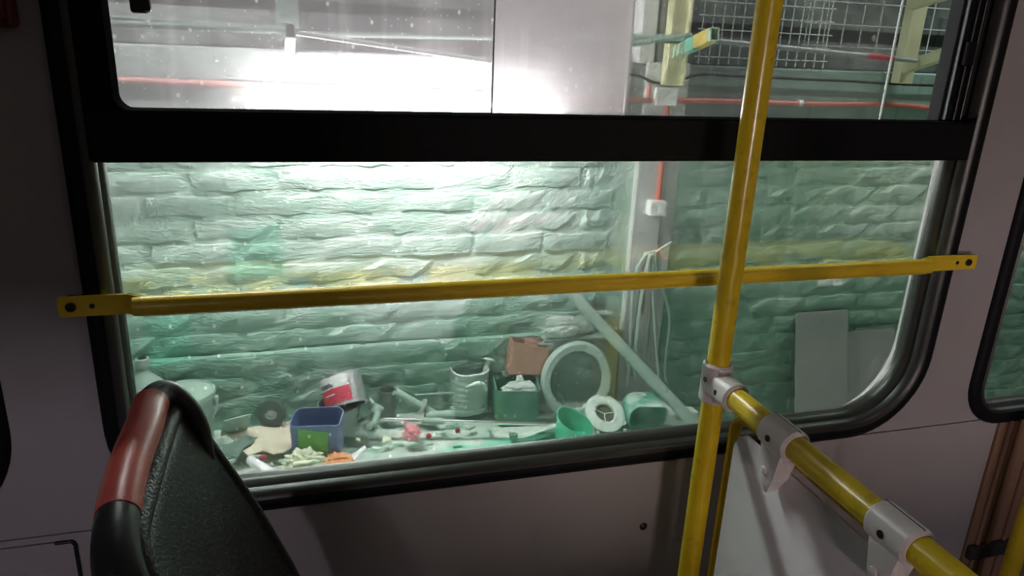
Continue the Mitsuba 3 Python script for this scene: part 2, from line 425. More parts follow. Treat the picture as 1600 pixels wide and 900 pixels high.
CARDP = prin('card_pale', over((.62, .55, .42), .35), .75)
BOARDM = prin('board_grey', proc(lambda p, n, uv: mix((.24, .27, .24), (.33, .36, .33), fbm(p.x * 6, p.y * 6, p.z * 4, octaves=4))), .5)
TUBEW = prin('tube_white', (.74, .76, .76), .35)
CANM = prin('can_metal', (.66, .66, .68), .3, metallic=.8)
CANW = prin('label_white', (.66, .67, .67), .4)
CANR = prin('label_red', (.48, .05, .08), .4)
INK = prin('ink', (.10, .10, .11), .5)
CHROME = prin('chrome', (.80, .82, .82), .22, metallic=1.0)
REDC = prin('red_cap', (.42, .03, .04), .4)
BLACKP = prin('black_plastic', over((.05, .10, .08), .25), .4)
DULLDARK = prin('dark_parts_and_shade', (.05, .08, .065), .7)  # dull dark parts, also the disc for the shaded inside of the jug
LAMPW = prin('lamp_housing', (.72, .73, .73), .35)

# ------------------------------------------------------------------ the bus: walls, floor, ceiling
YW = 1.045                                                 # inner face of the window wall
W2 = rrect(-.280, 1.172, .790, 1.80, .165)                 # outline of the main window's gasket
W1 = rrect(-1.85, -.392, .800, 1.80, .165)
W3 = rrect(1.288, 2.75, .780, 1.80, .10)
wf = thing('wall_front', kind='structure')
holes = unary_union([W1.buffer(-.025), W2.buffer(-.025), W3.buffer(-.025)])
part(wf, 'panel', extrude_y(sbox(-3.0, .7925, 3.0, 2.25).difference(holes), YW, YW + .05), LAM, smooth=False)
HX0, HX1 = P(-60, 850, Y=YW)[0], P(118, 850, Y=YW)[0]
HZ = P(110, 845, Y=YW)[2]
low = sbox(-3.0, .10, 1.3945, .7900).difference(holes)
hatch = rrect(HX0 - .5, HX1, .35, HZ, .006)
part(wf, 'panel', extrude_y(low.difference(hatch.buffer(.0022)), YW, YW + .05), LAM, smooth=False)
part(wf, 'access_hatch', extrude_y(hatch, YW - .001, YW + .05), LAM, smooth=False, label='small access hatch cut into the grey wall panel beside the seat')
holes_out = unary_union([W1.buffer(-.003), W2.buffer(-.003), W3.buffer(-.003)])
part(wf, 'outer_skin', extrude_y(sbox(-3.0, -.0, 3.0, 2.25).difference(holes_out), YW + .0505, YW + .09), BUSOUT, smooth=False)
# black corner line drawn at the hatch
hl = thing('hatch_seal', 'black rubber bead along the corner of the wall hatch at lower left', 'seal')
pth = [(P(88, 847, Y=YW)[0], YW - .002, HZ), (HX1 - .004, YW - .002, HZ), (HX1, YW - .002, HZ - .006), (HX1, YW - .002, .45)]
add(hl, hull_path(pth, .0026), DARK)
# corner post trim at the right, brown with ribs
pp = thing('wall_right_post', kind='structure')
part(pp, 'post', bx(1.3975, 3.0, YW - .004, YW + .05, .10, .789), BROWN, smooth=False)
for x in (1.424, 1.452, 1.50, 1.56):
    part(pp, 'rib', rbox(x - .005, x + .005, YW - .012, YW - .003, .10, .785, .003), BROWN)
part(pp, 'kick_rail', rbox(1.40, 3.0, YW - .02, YW - .003, .44, .475, .006), SEAM)
fl = thing('floor', kind='structure'); add(fl, bx(-3, 3, -1.4, YW + .05, .05, .10), FLOORB, smooth=False)
cl = thing('ceiling', kind='structure'); add(cl, bx(-3, 3, -1.4, YW + .09, 2.25, 2.30), CEILM, smooth=False)
wb = thing('wall_back', kind='structure'); add(wb, extrude_y(sbox(-3, .05, 3, 2.30).difference(rrect(-.05, 1.45, .812, 1.85, .05)).difference(rrect(-1.7, -.60, .812, 1.74, .05)), -1.45, -1.4), LAM, smooth=False)  # left opening added to aim the fill lamp at the lower left wall
wl = thing('wall_left', kind='structure'); add(wl, bx(-3.05, -3, -1.45, YW + .09, .05, 2.30), LAM, smooth=False)
wr = thing('wall_right', kind='structure'); add(wr, bx(3, 3.05, -1.45, YW + .09, .05, 2.30), LAM, smooth=False)
k = thing('panel_screw', 'small dull screw head on the wall panel below the window', 'screw')
c_ = P(1005, 822, Y=YW); add(k, lathe([(0, 0), (.007, 0), (.0075, .002), (.004, .004), (0, .004)], 16, (c_[0], YW + .0005, c_[2]), (0, -1, 0)), BOLT)
k = thing('emergency_box', 'dark red box on the wall at the top left corner beside the window frame', 'box')
c_ = P(8, 12, Y=YW)
part(k, 'body', rbox(c_[0] - .05, c_[0] + .014, YW - .03, YW + .001, c_[2] - .022, c_[2] + .10, .006), DRED)
part(k, 'cover', rbox(c_[0] - .044, c_[0] + .008, YW - .034, YW - .029, c_[2] - .014, c_[2] + .09, .002), DRED)

# ------------------------------------------------------------------ windows
def gasket(w, name, prof_lip=True):
    k = thing(name, kind='structure')
    part(k, 'frame', ring_sweep(w, [(0, YW + .004), (.002, YW - .006), (.012, YW - .012), (.024, YW - .010), (.030, YW - .002), (.030, YW + .05), (0, YW + .05)]), BLACK, smooth=50)
    return k
def lip(k, w, a=.030, b=.046):
    part(k, 'rubber_seal', ring_sweep(w, [(a - .004, YW + .002), (a, YW - .006), (a + .006, YW - .011), (b - .004, YW - .008), (b, YW - .001), (b + .001, YW + .008), (b - .006, YW + .013), (b - .002, YW + .018), (b + .003, YW + .024), (b + .005, YW + .034), (b + .002, YW + .05), (a - .004, YW + .05)]), RUBBER, smooth=60)
w2 = gasket(W2, 'window_2')
lip(w2, W2, .018, .036)
DZ0, DZ1 = 1.332, 1.396                                    # divider between the fixed pane and the sliders
ux0, ux1 = -.212, 1.088
part(w2, 'divider', rbox(-.246, 1.140, YW - .010, YW + .055, DZ0, DZ1, .004), BLACK)
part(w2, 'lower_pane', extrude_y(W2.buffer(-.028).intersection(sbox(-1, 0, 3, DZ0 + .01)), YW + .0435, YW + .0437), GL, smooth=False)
upper = sbox(-.262, DZ1 - .004, 1.154, 1.79).intersection(W2.buffer(-.016)).difference(rrect(ux0, 1.140, DZ1 + .001, 1.70, .018))
part(w2, 'slider_frame', extrude_y(upper, YW - .008, YW + .030), BLACKM, smooth=30)
part(w2, 'rail', rbox(ux1, 1.142, YW + .022, YW + .05, DZ1 - .002, 1.705, .002), BLACK)
for x, y in ((1.094, YW + .020), (1.112, YW + .019), (1.126, YW + .0185)):
    part(w2, 'rail', rbox(x - .0016, x + .0016, y - .006, y + .006, DZ1 + .003, 1.70, .001), ALU)
part(w2, 'rail_block', rbox(1.098, 1.118, YW + .004, YW + .022, 1.49, 1.53, .003), BLACK)
YA, YB = YW + .046, YW + .036                               # planes of the left and the right sliding pane
s1 = part(w2, 'sliding_pane', extrude_y(sbox(-.24, DZ1 - .01, .497, 1.72), YA, YA + .0002), GU, smooth=False)
s2 = part(w2, 'sliding_pane', extrude_y(sbox(.282, DZ1 - .01, .974, 1.72), YB, YB + .0002), GR, smooth=False)
part(s1, 'pane_edge', bx(.497, .5005, YA - .002, YA + .002, DZ1 - .001, 1.70), GEDGE, smooth=False, label='bright polished edge of the left sliding pane')
part(s2, 'pane_edge', bx(.2808, .282, YB - .002, YB + .002, DZ1 - .001, 1.70), DULLDARK, smooth=False, label='dark thin edge of the right sliding pane')
part(s2, 'pane_edge', bx(.974, .9765, YB - .002, YB + .002, DZ1 - .001, 1.70), GEDGE, smooth=False, label='pale polished edge of the right sliding pane')
# small maker's mark printed at the foot of the right sliding pane: too small to read in the photograph, kept as dashes
a_ = P(1068, 183, Y=YB)[0]; b_ = P(1096, 186, Y=YB)[0]
zz = P(1082, 184.5, Y=YB)[2]
marks = [bx(a_ + (b_ - a_) * s, a_ + (b_ - a_) * e, YB - .0012, YB - .0008, zz - h, zz + h) for s, e, h in ((0, .42, .0012), (.44, .56, .0016), (.60, .66, .0012), (.69, .74, .0014), (.78, .86, .001), (.92, .98, .0016))]
part(s2, 'maker_mark', cat(*marks), INK, smooth=False)
# drops hanging on the glass
for px, py in ((1376, 4), (1364, 60)):
    c_ = P(px, py, Y=YB)
    k = thing('water_drop', 'upper clear water drop on the right sliding pane' if py < 30 else 'lower clear water drop on the right sliding pane', 'drop')
    d = trimesh.creation.icosphere(3, 1.0); d.apply_scale((.0044, .0016, .0052))
    d.apply_translation((c_[0], YB - .0019, c_[2]))
    add(k, d, mat('drop', {'type': 'dielectric', 'int_ior': 1.33}, two=False), smooth=True)
# latch hanging in the slider frame at upper left
k = thing('window_latch', 'black plastic latch hanging at the top left of the sliding window', 'latch')
a_, b_ = P(221, 21, Y=YW + .02), P(219, -22, Y=YW + .02)
part(k, 'lever', rbox(a_[0] - .0115, a_[0] + .0095, YW + .012, YW + .024, a_[2], b_[2] + .06, .004), RUBBER)
part(k, 'catch', rbox(a_[0] + .004, a_[0] + .0125, YW + .008, YW + .020, a_[2] + .002, a_[2] + .022, .003), RUBBER)
w1 = gasket(W1, 'window_1'); lip(w1, W1, .024, .036)
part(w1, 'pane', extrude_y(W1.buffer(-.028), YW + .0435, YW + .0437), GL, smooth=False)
w3 = gasket(W3, 'window_3'); lip(w3, W3, .024, .030)
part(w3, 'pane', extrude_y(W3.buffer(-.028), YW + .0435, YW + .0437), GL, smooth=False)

# ------------------------------------------------------------------ yellow tubes
k = thing('window_bar', 'yellow horizontal safety bar bolted across the window', 'bar')
by, bz, br = 1.012, 1.147, .0138
xl, xr = P(203, 479, Y=by)[0], P(1456, 412, Y=by)[0]
part(k, 'bar', sweep(np.array([(xl + .004, by, bz), (xl + .02, by, bz)] + [(x, by, bz) for x in np.linspace(xl + .05, xr - .05, 12)] + [(xr - .02, by, bz), (xr - .004, by, bz)]), [.0125, br] + [br] * 12 + [br, .0125], 24), YELBAR)
for s, xa, xb in ((-1, P(94, 488, Y=1.03)[0], xl), (1, P(1520, 413, Y=1.03)[0], xr)):
    lo, hi = min(xa, xb), max(xa, xb)
    pl = part(k, 'end_plate', extrude_y(rrect(lo, hi + 0, bz - .0138, bz + .0138, .004), YW - .0215, YW - .0165), YELBAR)
    # flattened neck between plate and tube
    nx = xb
    neck = m3.Manifold.batch_hull([m3.Manifold.cube((.002, .005, .0276), True).translate((nx + s * .004, YW - .019, bz)),
                                   m3.Manifold.cylinder(.004, br * .98, br * .98, 24, True).rotate((0, 90, 0)).translate((nx - s * .018, by, bz))])
    part(k, 'neck', tm(neck), YELBAR)
    foot = part(k, 'spacer', rbox(lo + .006, lo + .03, YW - .0165, YW + .001, bz - .010, bz + .010, .003) if s < 0 else rbox(hi - .03, hi - .006, YW - .0165, YW + .001, bz - .010, bz + .010, .003), BLACK)
    bxp = (112, 489) if s < 0 else (1512, 413)
    hxp = (145, 487) if s < 0 else (1495, 414)
    cb, ch = P(*bxp, Y=YW - .0215), P(*hxp, Y=YW - .0215)
    part(pl, 'bolt', lathe([(0, 0), (.0062, 0), (.0066, .001), (.006, .0035), (.003, .0035), (.0025, .0015), (0, .0015)], 18, (cb[0], YW - .0214, bz), (0, -1, 0)), BOLT)
    part(pl, 'screw_hole', lathe([(0, 0), (.0034, 0), (.0034, .0006), (0, .0006)], 16, (ch[0], YW - .0214, bz), (0, -1, 0)), DARK)

YP, PR = .90, .0172
c_ = P(1118, 597, Y=YP)
PX, RZ = c_[0], c_[2]                                      # the pole's place and the rail's height
k = thing('grab_pole', 'tall yellow vertical pole standing in front of the window', 'pole')
part(k, 'tube', sweep([(PX, YP, z) for z in np.linspace(.10, 2.25, 20)], PR, 28), YEL)
part(k, 'floor_flange', lathe([(0, 0), (.045, 0), (.045, .006), (.024, .012), (.024, .03), (PR, .03)], 28, (PX, YP, .10)), CLAMP)
k = thing('hand_rail', 'yellow horizontal rail running from the pole towards the viewer', 'rail')
add(k, sweep([(PX, y, RZ) for y in np.linspace(YP - .022, .12, 16)], PR, 28), YEL)
k = thing('grab_pole', 'yellow pole at the aisle end of the hand rail', 'pole')
add(k, sweep([(PX, .10, z) for z in np.linspace(.10, 2.25, 20)], PR, 28), YEL)
# T fitting
k = thing('tee_fitting', 'grey plastic tee fitting joining the rail to the tall pole', 'fitting')
def cyl(p0, p1, r, n=32):
    p0, p1 = np.array(p0), np.array(p1)
    m = trimesh.creation.cylinder(r, np.linalg.norm(p1 - p0), sections=n)
    m = place(m, (p0 + p1) / 2, p1 - p0)
    return m3.Manifold(m3.Mesh(np.asarray(m.vertices, np.float32), np.asarray(m.faces, np.uint32)))
def barrel(p0, p1, r, c=.003):
    p0, p1 = np.array(p0, float), np.array(p1, float); t = (p1 - p0) / np.linalg.norm(p1 - p0)
    return m3.Manifold.batch_hull([cyl(p0, p0 + t * .0005, r - c), cyl(p0 + t * c, p1 - t * c, r), cyl(p1 - t * .0005, p1, r - c)])
FR = PR + .0055
tee = barrel((PX, YP, RZ - .030), (PX, YP, RZ + .033), FR) + barrel((PX, YP, RZ), (PX, YP - .060, RZ), FR)
tee = tee + m3.Manifold.batch_hull([barrel((PX, YP, RZ - .024), (PX, YP, RZ + .026), FR - .003), barrel((PX, YP - .018, RZ - .012), (PX, YP - .018, RZ + .012), FR - .004)])
tee = tee - cyl((PX, YP, RZ - .1), (PX, YP, RZ + .1), PR + .0004) - cyl((PX, YP, RZ), (PX, YP - .2, RZ), PR + .0004)
tb = part(k, 'body', tm(tee), CLAMP, smooth=40)
for yy, zz, xx in ((YP - .004, RZ + .008, PX - FR + .0012), (YP - .036, RZ + .002, PX - FR + .0012)):
    part(tb, 'screw_hole', lathe([(.0, 0), (.0042, 0), (.0042, .0012), (0, .0012)], 16, (xx, yy, zz), (-1, 0, 0)), DARK)
# modesty panel under the rail
PAN = PX + .022
fy1 = P(1141, 720, X=PAN)[1]; fz = RZ - .034
k = thing('modesty_panel', 'greyish white panel in a yellow tube frame hung under the hand rail', 'panel')
fpts = [(PAN, fy1, .30)] + [(PAN, fy1, z) for z in np.linspace(.40, fz - .045, 8)]
for t in np.linspace(0, 90, 9)[1:]:
    fpts.append((PAN, fy1 - .035 + .035 * math.cos(math.radians(t)), fz - .035 + .035 * math.sin(math.radians(t))))
fpts += [(PAN, y, fz) for y in np.linspace(fy1 - .06, .16, 8)]
part(k, 'frame', sweep(fpts, .0088, 20), YEL)
poly = Polygon([(.17, .30), (fy1 - .020, .30), (fy1 - .020, fz - .046), (fy1 - .028, fz - .026), (fy1 - .046, fz - .014), (.17, fz - .014)])
m = trimesh.creation.extrude_polygon(poly, .004)
v = m.vertices; m = trimesh.Trimesh(np.stack([PAN - .0125 + v[:, 2], v[:, 0], v[:, 1]], 1), m.faces, process=False)
part(k, 'sheet', m, WHITEP, smooth=False)
# clamps that hang the panel
for i, (px, py) in enumerate(((1222, 690), (1402, 838))):
    yc = P(px, py, X=PX)[1]
    k = thing('rail_clamp', ('grey plastic clamp on the hand rail nearest the tall pole' if i == 0 else 'grey plastic clamp on the hand rail nearest the viewer'), 'clamp', 'clamps that hang the panel')
    hw = .030
    body = barrel((PX, yc - hw, RZ), (PX, yc + hw, RZ), FR, .004)
    tongue = m3.Manifold.batch_hull([cyl((PX - .018, yc - .002, RZ - .010), (PX + .012, yc - .002, RZ - .010), .022), cyl((PX - .016, yc, RZ - .052), (PX + .008, yc, RZ - .052), .015)])
    tip = m3.Manifold.batch_hull([cyl((PX - .016, yc, RZ - .052), (PX + .006, yc, RZ - .052), .015), cyl((PX - .010, yc + .004, RZ - .080), (PX + .004, yc + .004, RZ - .080), .005)])
    c = body + tongue + tip - cyl((PX, yc - .1, RZ), (PX, yc + .1, RZ), PR + .0004)
    cb_ = part(k, 'body', tm(c), CLAMP, smooth=40)
    part(cb_, 'seam', rbox(PX + .0025, PX + .004, yc - .028, yc + .028, RZ + FR * .97, RZ + FR * .995, .0003), DARK)
    part(cb_, 'screw', lathe([(0, 0), (.0046, 0), (.0046, .0015), (.0030, .0018), (.0028, .0008), (0, .0008)], 18, (PX - FR + .0005, yc + .001, RZ + .001), (-1, 0, 0)), BOLT)
    part(cb_, 'rivet', lathe([(0, 0), (.006, 0), (.0055, .003), (.003, .004), (0, .004)], 16, (PX - .0165, yc + .004, RZ - .05), (-1, 0, 0)), CLAMP)
# yellow pole by the doorway, at the right edge
k = thing('door_pole', 'yellow pole low at the right edge of the picture in front of the brown post', 'pole')
a_ = P(1580, 880, Y=.93)
add(k, sweep([(a_[0] + .003, .93, z) for z in np.linspace(.10, 2.25, 14)], PR, 24), YEL)

# ------------------------------------------------------------------ seat
k = thing('bus_seat', 'black plastic bus seat with a red grab handle at lower left', 'seat')
SY0, SY1, SX, SZ = .545, .868, -.146, 1.076
def shell(u, t):
    """u: 0 top .. 1 bottom, t: -1 aisle side .. 1 window side"""
    tt = abs(t)
    y = (SY0 + SY1) / 2 + t * ((SY1 - SY0) / 2 + (.035 * min(u * 2, 1) if t < 0 else .006 * u))
    topz = SZ - (.060 * max(0, (tt - .5) / .5) ** 2.4 if t < 0 else .006 * tt ** 6)
    z = topz + (SZ - .50 - topz) * u
    x = float(np.interp(-z, [-1.076, -1.016, -.916, -.797, -.58], [-.146, -.117, -.071, -.026, .03]))
    x += (.030 * tt ** 3 if t < 0 else 0) * min(1, u * 3 + .3) - .022 * (1 - tt ** 2) * min(1, u * 3)
    return np.array([x, y, z])
ns, nt = 26, 33
S = np.array([[shell(i / (ns - 1), -1 + 2 * j / (nt - 1)) for j in range(nt)] for i in range(ns)])
def slab(S, th):
    n = np.cross(np.gradient(S, axis=1), np.gradient(S, axis=0)); n /= np.linalg.norm(n, axis=2, keepdims=True)
    if n[..., 0].mean() < 0: n = -n
    B = S - n * th
    V = np.concatenate([S.reshape(-1, 3), B.reshape(-1, 3)]); a, b = S.shape[:2]; o = a * b; f = []
    for i in range(a - 1):
        for j in range(b - 1):
            q = [i * b + j, i * b + j + 1, (i + 1) * b + j + 1, (i + 1) * b + j]
            f += [[q[0], q[1], q[2]], [q[0], q[2], q[3]], [o + q[0], o + q[2], o + q[1]], [o + q[0], o + q[3], o + q[2]]]
    edge = [(0, j) for j in range(b)] + [(i, b - 1) for i in range(1, a)] + [(a - 1, j) for j in range(b - 2, -1, -1)] + [(i, 0) for i in range(a - 2, 0, -1)]
    e = [i * b + j for i, j in edge]
    for p, q in zip(e, e[1:] + e[:1]): f += [[p, o + p, o + q], [p, o + q, q]]
    m = trimesh.Trimesh(V, np.array(f), process=False); trimesh.repair.fix_normals(m)
    return m, n, edge
sh, nn, edge = slab(S, .016)
rim_pts = np.array([S[i, j] - nn[i, j] * .008 for i, j in edge if not (i == ns - 1)])
st_ = [q for q, (i, j) in enumerate([e for e in edge if e[0] != ns - 1])]
# rim from the aisle-side bottom up over the top and down the window side
order = [(i, 0) for i in range(ns - 1, 0, -1)] + [(0, j) for j in range(nt)] + [(i, nt - 1) for i in range(1, ns)]
rim = sweep(smooth_path([S[i, j] - nn[i, j] * .008 for i, j in order][::2], 140), .0115, 14)
part(k, 'backrest', sh, SEATB, smooth=True)
part(k, 'backrest_rim', rim, SEATB, smooth=True)
hx, hz = -.170, 1.092
hp = [(SX + .034, SY1 - .022, SZ - .105), (SX + .022, SY1 - .012, SZ - .055), (SX + .006, SY1 - .006, SZ - .008), (hx + .010, SY1 - .008, hz - .002), (hx, SY1 - .032, hz), (hx, .80, hz), (hx, .74, hz), (hx, .68, hz - .002), (hx + .004, .62, hz - .008), (hx + .012, .575, hz - .024), (hx + .030, .548, hz - .060), (hx + .055, .535, hz - .12), (hx + .09, .530, hz - .20)]
hs = smooth_path(hp, 110)
ir = [i for i in range(len(hs)) if .622 < hs[i][1] < SY1 - .030 and hs[i][2] > hz - .02]
i0, i1 = min(ir), max(ir)
part(k, 'handle_bracket', sweep(hs[:i0 + 2], np.interp(np.linspace(0, 1, i0 + 2), [0, .4, 1], [.006, .0125, .0182]), 24), SEATS, smooth=True)
part(k, 'grab_handle', sweep(hs[i0:i1 + 1], .0192, 28), RED, label='red grip of the grab handle')
part(k, 'handle_bracket', sweep(hs[i1 - 1:], np.linspace(.0182, .026, len(hs) - i1 + 1), 24), SEATS, smooth=True)
part(k, 'seat_pan', rbox(.02, .46, SY0 - .02, SY1 + .03, .52, .58, .025), SEATB)
part(k, 'pedestal', rbox(.14, .32, .60, .80, .10, .53, .01), DGREY)

# ------------------------------------------------------------------ bus ceiling lamps (out of frame)
def ceiling_lamp(x, y, L, s, label, col=(1, .93, .86)):
    k = thing('ceiling_lamp', label, 'lamp')
    part(k, 'housing', rbox(x - L / 2, x + L / 2, y - .08, y + .08, 2.20, 2.249, .01), LAMPW)
    scene[key_for(k + '__diffuser')] = mikit.ply(rbox(x - L / 2 + .03, x + L / 2 - .03, y - .06, y + .06, 2.192, 2.2, .003), LAMPW, smooth=False, emitter={'type': 'area', 'radiance': rgb(*[CEIL * s * c for c in col])})
ceiling_lamp(1.35, -.15, .5, 2.4, 'ceiling lamp of the bus near the doorway')
ceiling_lamp(-.95, -.35, .5, .6, 'ceiling lamp of the bus behind the seat', (.98, .92, 1.0))

# ------------------------------------------------------------------ the depot outside
YB_ = 2.85                                                 # face of the brick wall
LOWZ = -.50
gr = thing('ground', kind='structure')
ea, eb = P(1060, 626, Z=-.075), P(1112, 672, Z=-.075)      # the slab's broken end, at the right
ek = (eb - ea) / (eb[1] - ea[1])
back, front = ea + ek * (2.86 - ea[1]), ea + ek * (YW + .12 - ea[1])
sl = trimesh.creation.extrude_polygon(Polygon([(-2.2, YW + .12), (-.3, YW + .12), (front[0], YW + .12), (eb[0] + .01, eb[1]), (ea[0] + .006, ea[1]), (back[0], 2.86), (-.3, 2.86), (-2.2, 2.86)]), .62)
top = sl.vertices[:, 2] > .3
sl.vertices[:, 2] = np.where(top, [gz(x) for x in sl.vertices[:, 0]], -.55)
part(gr, 'slab', sl, GROUND, smooth=False)
part(gr, 'lower_floor', bx(-2.2, 6.5, YW + .12, 3.9, -.60, LOWZ), GROUND, smooth=False)
wo = thing('wall_brick', kind='structure')
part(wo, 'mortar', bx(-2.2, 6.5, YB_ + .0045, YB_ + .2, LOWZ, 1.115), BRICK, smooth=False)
PX0, PX1 = 1.374, 1.571                                    # pilaster
def brick_mesh(seed, L):
    rs = np.random.RandomState(seed)
    nx, nz = 7, 3
    xs, zs = np.linspace(-L / 2, L / 2, nx), np.linspace(-.0395, .0395, nz)
    V, f = [], []
    for layer in (0, 1):
        for iz, z in enumerate(zs):
            for ix, x in enumerate(xs):
                e = (ix in (0, nx - 1)) or (iz in (0, nz - 1))
                if layer == 0: V.append((x + rs.uniform(-.003, .003), .03, z * 1.05 + rs.uniform(-.002, .002)))
                else: V.append((x * (.972 if e else 1) + rs.uniform(-.007, .007), (.0005 if e else -.006) + rs.uniform(-.005, .004), z * (.86 if e else 1) + rs.uniform(-.006, .006)))
    o = nx * nz
    for iz in range(nz - 1):
        for ix in range(nx - 1):
            a = o + iz * nx + ix
            f += [[a, a + 1, a + nx + 1], [a, a + nx + 1, a + nx]]
    e = [ix for ix in range(nx)] + [iz * nx + nx - 1 for iz in range(1, nz)] + [(nz - 1) * nx + ix for ix in range(nx - 2, -1, -1)] + [iz * nx for iz in range(nz - 2, 0, -1)]
    for p, q in zip(e, e[1:] + e[:1]): f += [[p, q, o + q], [p, o + q, o + p]]
    return trimesh.Trimesh(np.array(V), np.array(f), process=False)
variants = {}
for i in range(8): variants['full', i] = mikit.ply(brick_mesh(i, .285), BRICK, smooth=25)
for i in range(3): variants['half', i] = mikit.ply(brick_mesh(50 + i, .135), BRICK, smooth=25)
rs = np.random.RandomState(3)
CH = .0895
nrow = 12
for row in range(-5, nrow):
    z = GZ + .045 + row * CH
    x = (-.98 if row >= 0 else PX1 + .02) + (.15 if row % 2 else 0)
    proud0 = .035 if z < .29 else 0.0
    while x < 3.75:
        L, kind = (.285, 'full')
        xc = x + L / 2
        if xc + L / 2 > PX0 and xc - L / 2 < PX1:
            if x < PX0 - .14: L, kind = .135, 'half'; xc = x + L / 2
            else:
                x = PX1 + .012
                if row % 2: L, kind = .135, 'half'
                else: L = .285
                xc = x + L / 2
        proud = proud0 if xc < PX0 else 0.0
        d = variants[kind, rs.randint(8 if kind == 'full' else 3)]
        k = key_for('wall_brick__brick')
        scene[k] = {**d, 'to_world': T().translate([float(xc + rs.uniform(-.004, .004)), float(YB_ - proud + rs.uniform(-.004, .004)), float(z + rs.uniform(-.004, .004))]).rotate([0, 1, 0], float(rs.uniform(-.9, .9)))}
        x += L + .019
part(wo, 'ledge', bx(-2.2, PX0 - .01, YB_ - .031, YB_ + .05, LOWZ, .290), BRICK, smooth=False)
part(wo, 'beam', rbox(-2.2, 6.5, YB_ - .012, YB_ + .2, 1.10, 1.432, .006), CONC)
part(wo, 'pilaster', rbox(PX0, PX1 - .065, YB_ - .03, YB_ + .1, LOWZ, 1.44, .006), PILA)
part(wo, 'pilaster', rbox(PX1 - .06, PX1, YB_ - .02, YB_ + .1, LOWZ, 1.44, .006), PILA)
for a, b, dy in ((1.335, 1.405, 0), (1.425, 1.475, .02), (1.49, 1.52, .0)):
    part(wo, 'column_board', rbox(a, b, YB_ - .02 + dy, YB_ + .12, 1.432, 2.4, .006), PILA)
rc = thing('wall_recess', kind='structure')
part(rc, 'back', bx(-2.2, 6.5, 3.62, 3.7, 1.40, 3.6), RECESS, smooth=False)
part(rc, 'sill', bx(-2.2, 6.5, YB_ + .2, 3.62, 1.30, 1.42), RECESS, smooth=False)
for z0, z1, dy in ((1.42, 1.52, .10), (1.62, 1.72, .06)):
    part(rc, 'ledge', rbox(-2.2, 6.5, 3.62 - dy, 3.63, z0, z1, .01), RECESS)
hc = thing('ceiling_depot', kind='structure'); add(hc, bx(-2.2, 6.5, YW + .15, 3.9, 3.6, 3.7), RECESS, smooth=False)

# lamp
k = thing('work_lamp', 'glaring white tube lamp before the brick wall, half hidden by the window divider', 'lamp')
LY, LZ0, LZ1 = 2.60, 1.215, 1.290
lx0, lx1 = P(362, 165, Y=LY)[0], P(884, 200, Y=LY)[0]
lc = part(k, 'end_cap', rbox(lx0, lx0 + .05, LY - .033, LY + .033, LZ0, LZ1, .014), LAMPW)
part(k, 'end_cap', rbox(lx1 - .03, lx1, LY - .033, LY + .033, LZ0, LZ1, .014), LAMPW)
part(lc, 'plug', lathe([(0, 0), (.013, 0), (.012, .003), (0, .003)], 20, (lx0 + .024, LY - .012, LZ1 - .001), (0, -.3, 1)), MGREY)
scene[key_for(k + '__diffuser')] = mikit.ply(rbox(lx0 + .05, lx1 - .03, LY - .031, LY + .031, LZ0 + .002, LZ1 - .004, .022), LAMPW, smooth=40, emitter={'type': 'area', 'radiance': rgb(LAMP * 1.0, LAMP * .99, LAMP * .98)})
for x in (lx0 + .16, lx1 - .14):
    part(k, 'bracket', cat(bx(x - .012, x + .012, LY, YB_ - .013, LZ0 - .004, LZ0 + .001), bx(x - .012, x + .012, YB_ - .017, YB_ - .0125, LZ0 - .05, LZ0 + .02)), LAMPW, smooth=False)
# the depot's other lamps, out of frame: one high on the same wall, one on the far side of the bus, one added there for fill
def hall_lamp(label, x, y, z, L, h, col, s_):
    k = thing('depot_lamp', label, 'lamp')
    part(k, 'housing', rbox(x - L / 2 - .03, x + L / 2 + .03, y - .05, y + .05, z + h / 2, z + h / 2 + .04, .01), LAMPW)
    scene[key_for(k + '__diffuser')] = mikit.ply(rbox(x - L / 2, x + L / 2, y - .03, y + .03, z - h / 2, z + h / 2, .01), LAMPW, smooth=False, emitter={'type': 'area', 'radiance': rgb(*[s_ * c for c in col])})
hall_lamp('tube lamp hanging high outside the window', -.45, 2.35, 2.55, 1.2, .06, (.97, 1, .98), HALL)
hall_lamp('tube lamp hanging high outside towards the doorway', 3.3, 2.1, 3.2, 1.2, .06, (.95, 1, .97), HALL * .6)
hall_lamp('lamp standing on the far side of the bus', -.36, -4.0, .98, .45, .26, (1, .86, .80), FARL)
hall_lamp('added unseen lamp high on the far side of the bus', -1.25, -4.0, 2.42, .5, .2, (.93, .86, 1.0), FARL * .85)  # unseen fill lamp, added to brighten the lower left wall and seat
k = 'depot_lamp_002__stand'; add(k, rod((-.36, -4.0, .03), (-.36, -4.0, .73), .02), LAMPW)

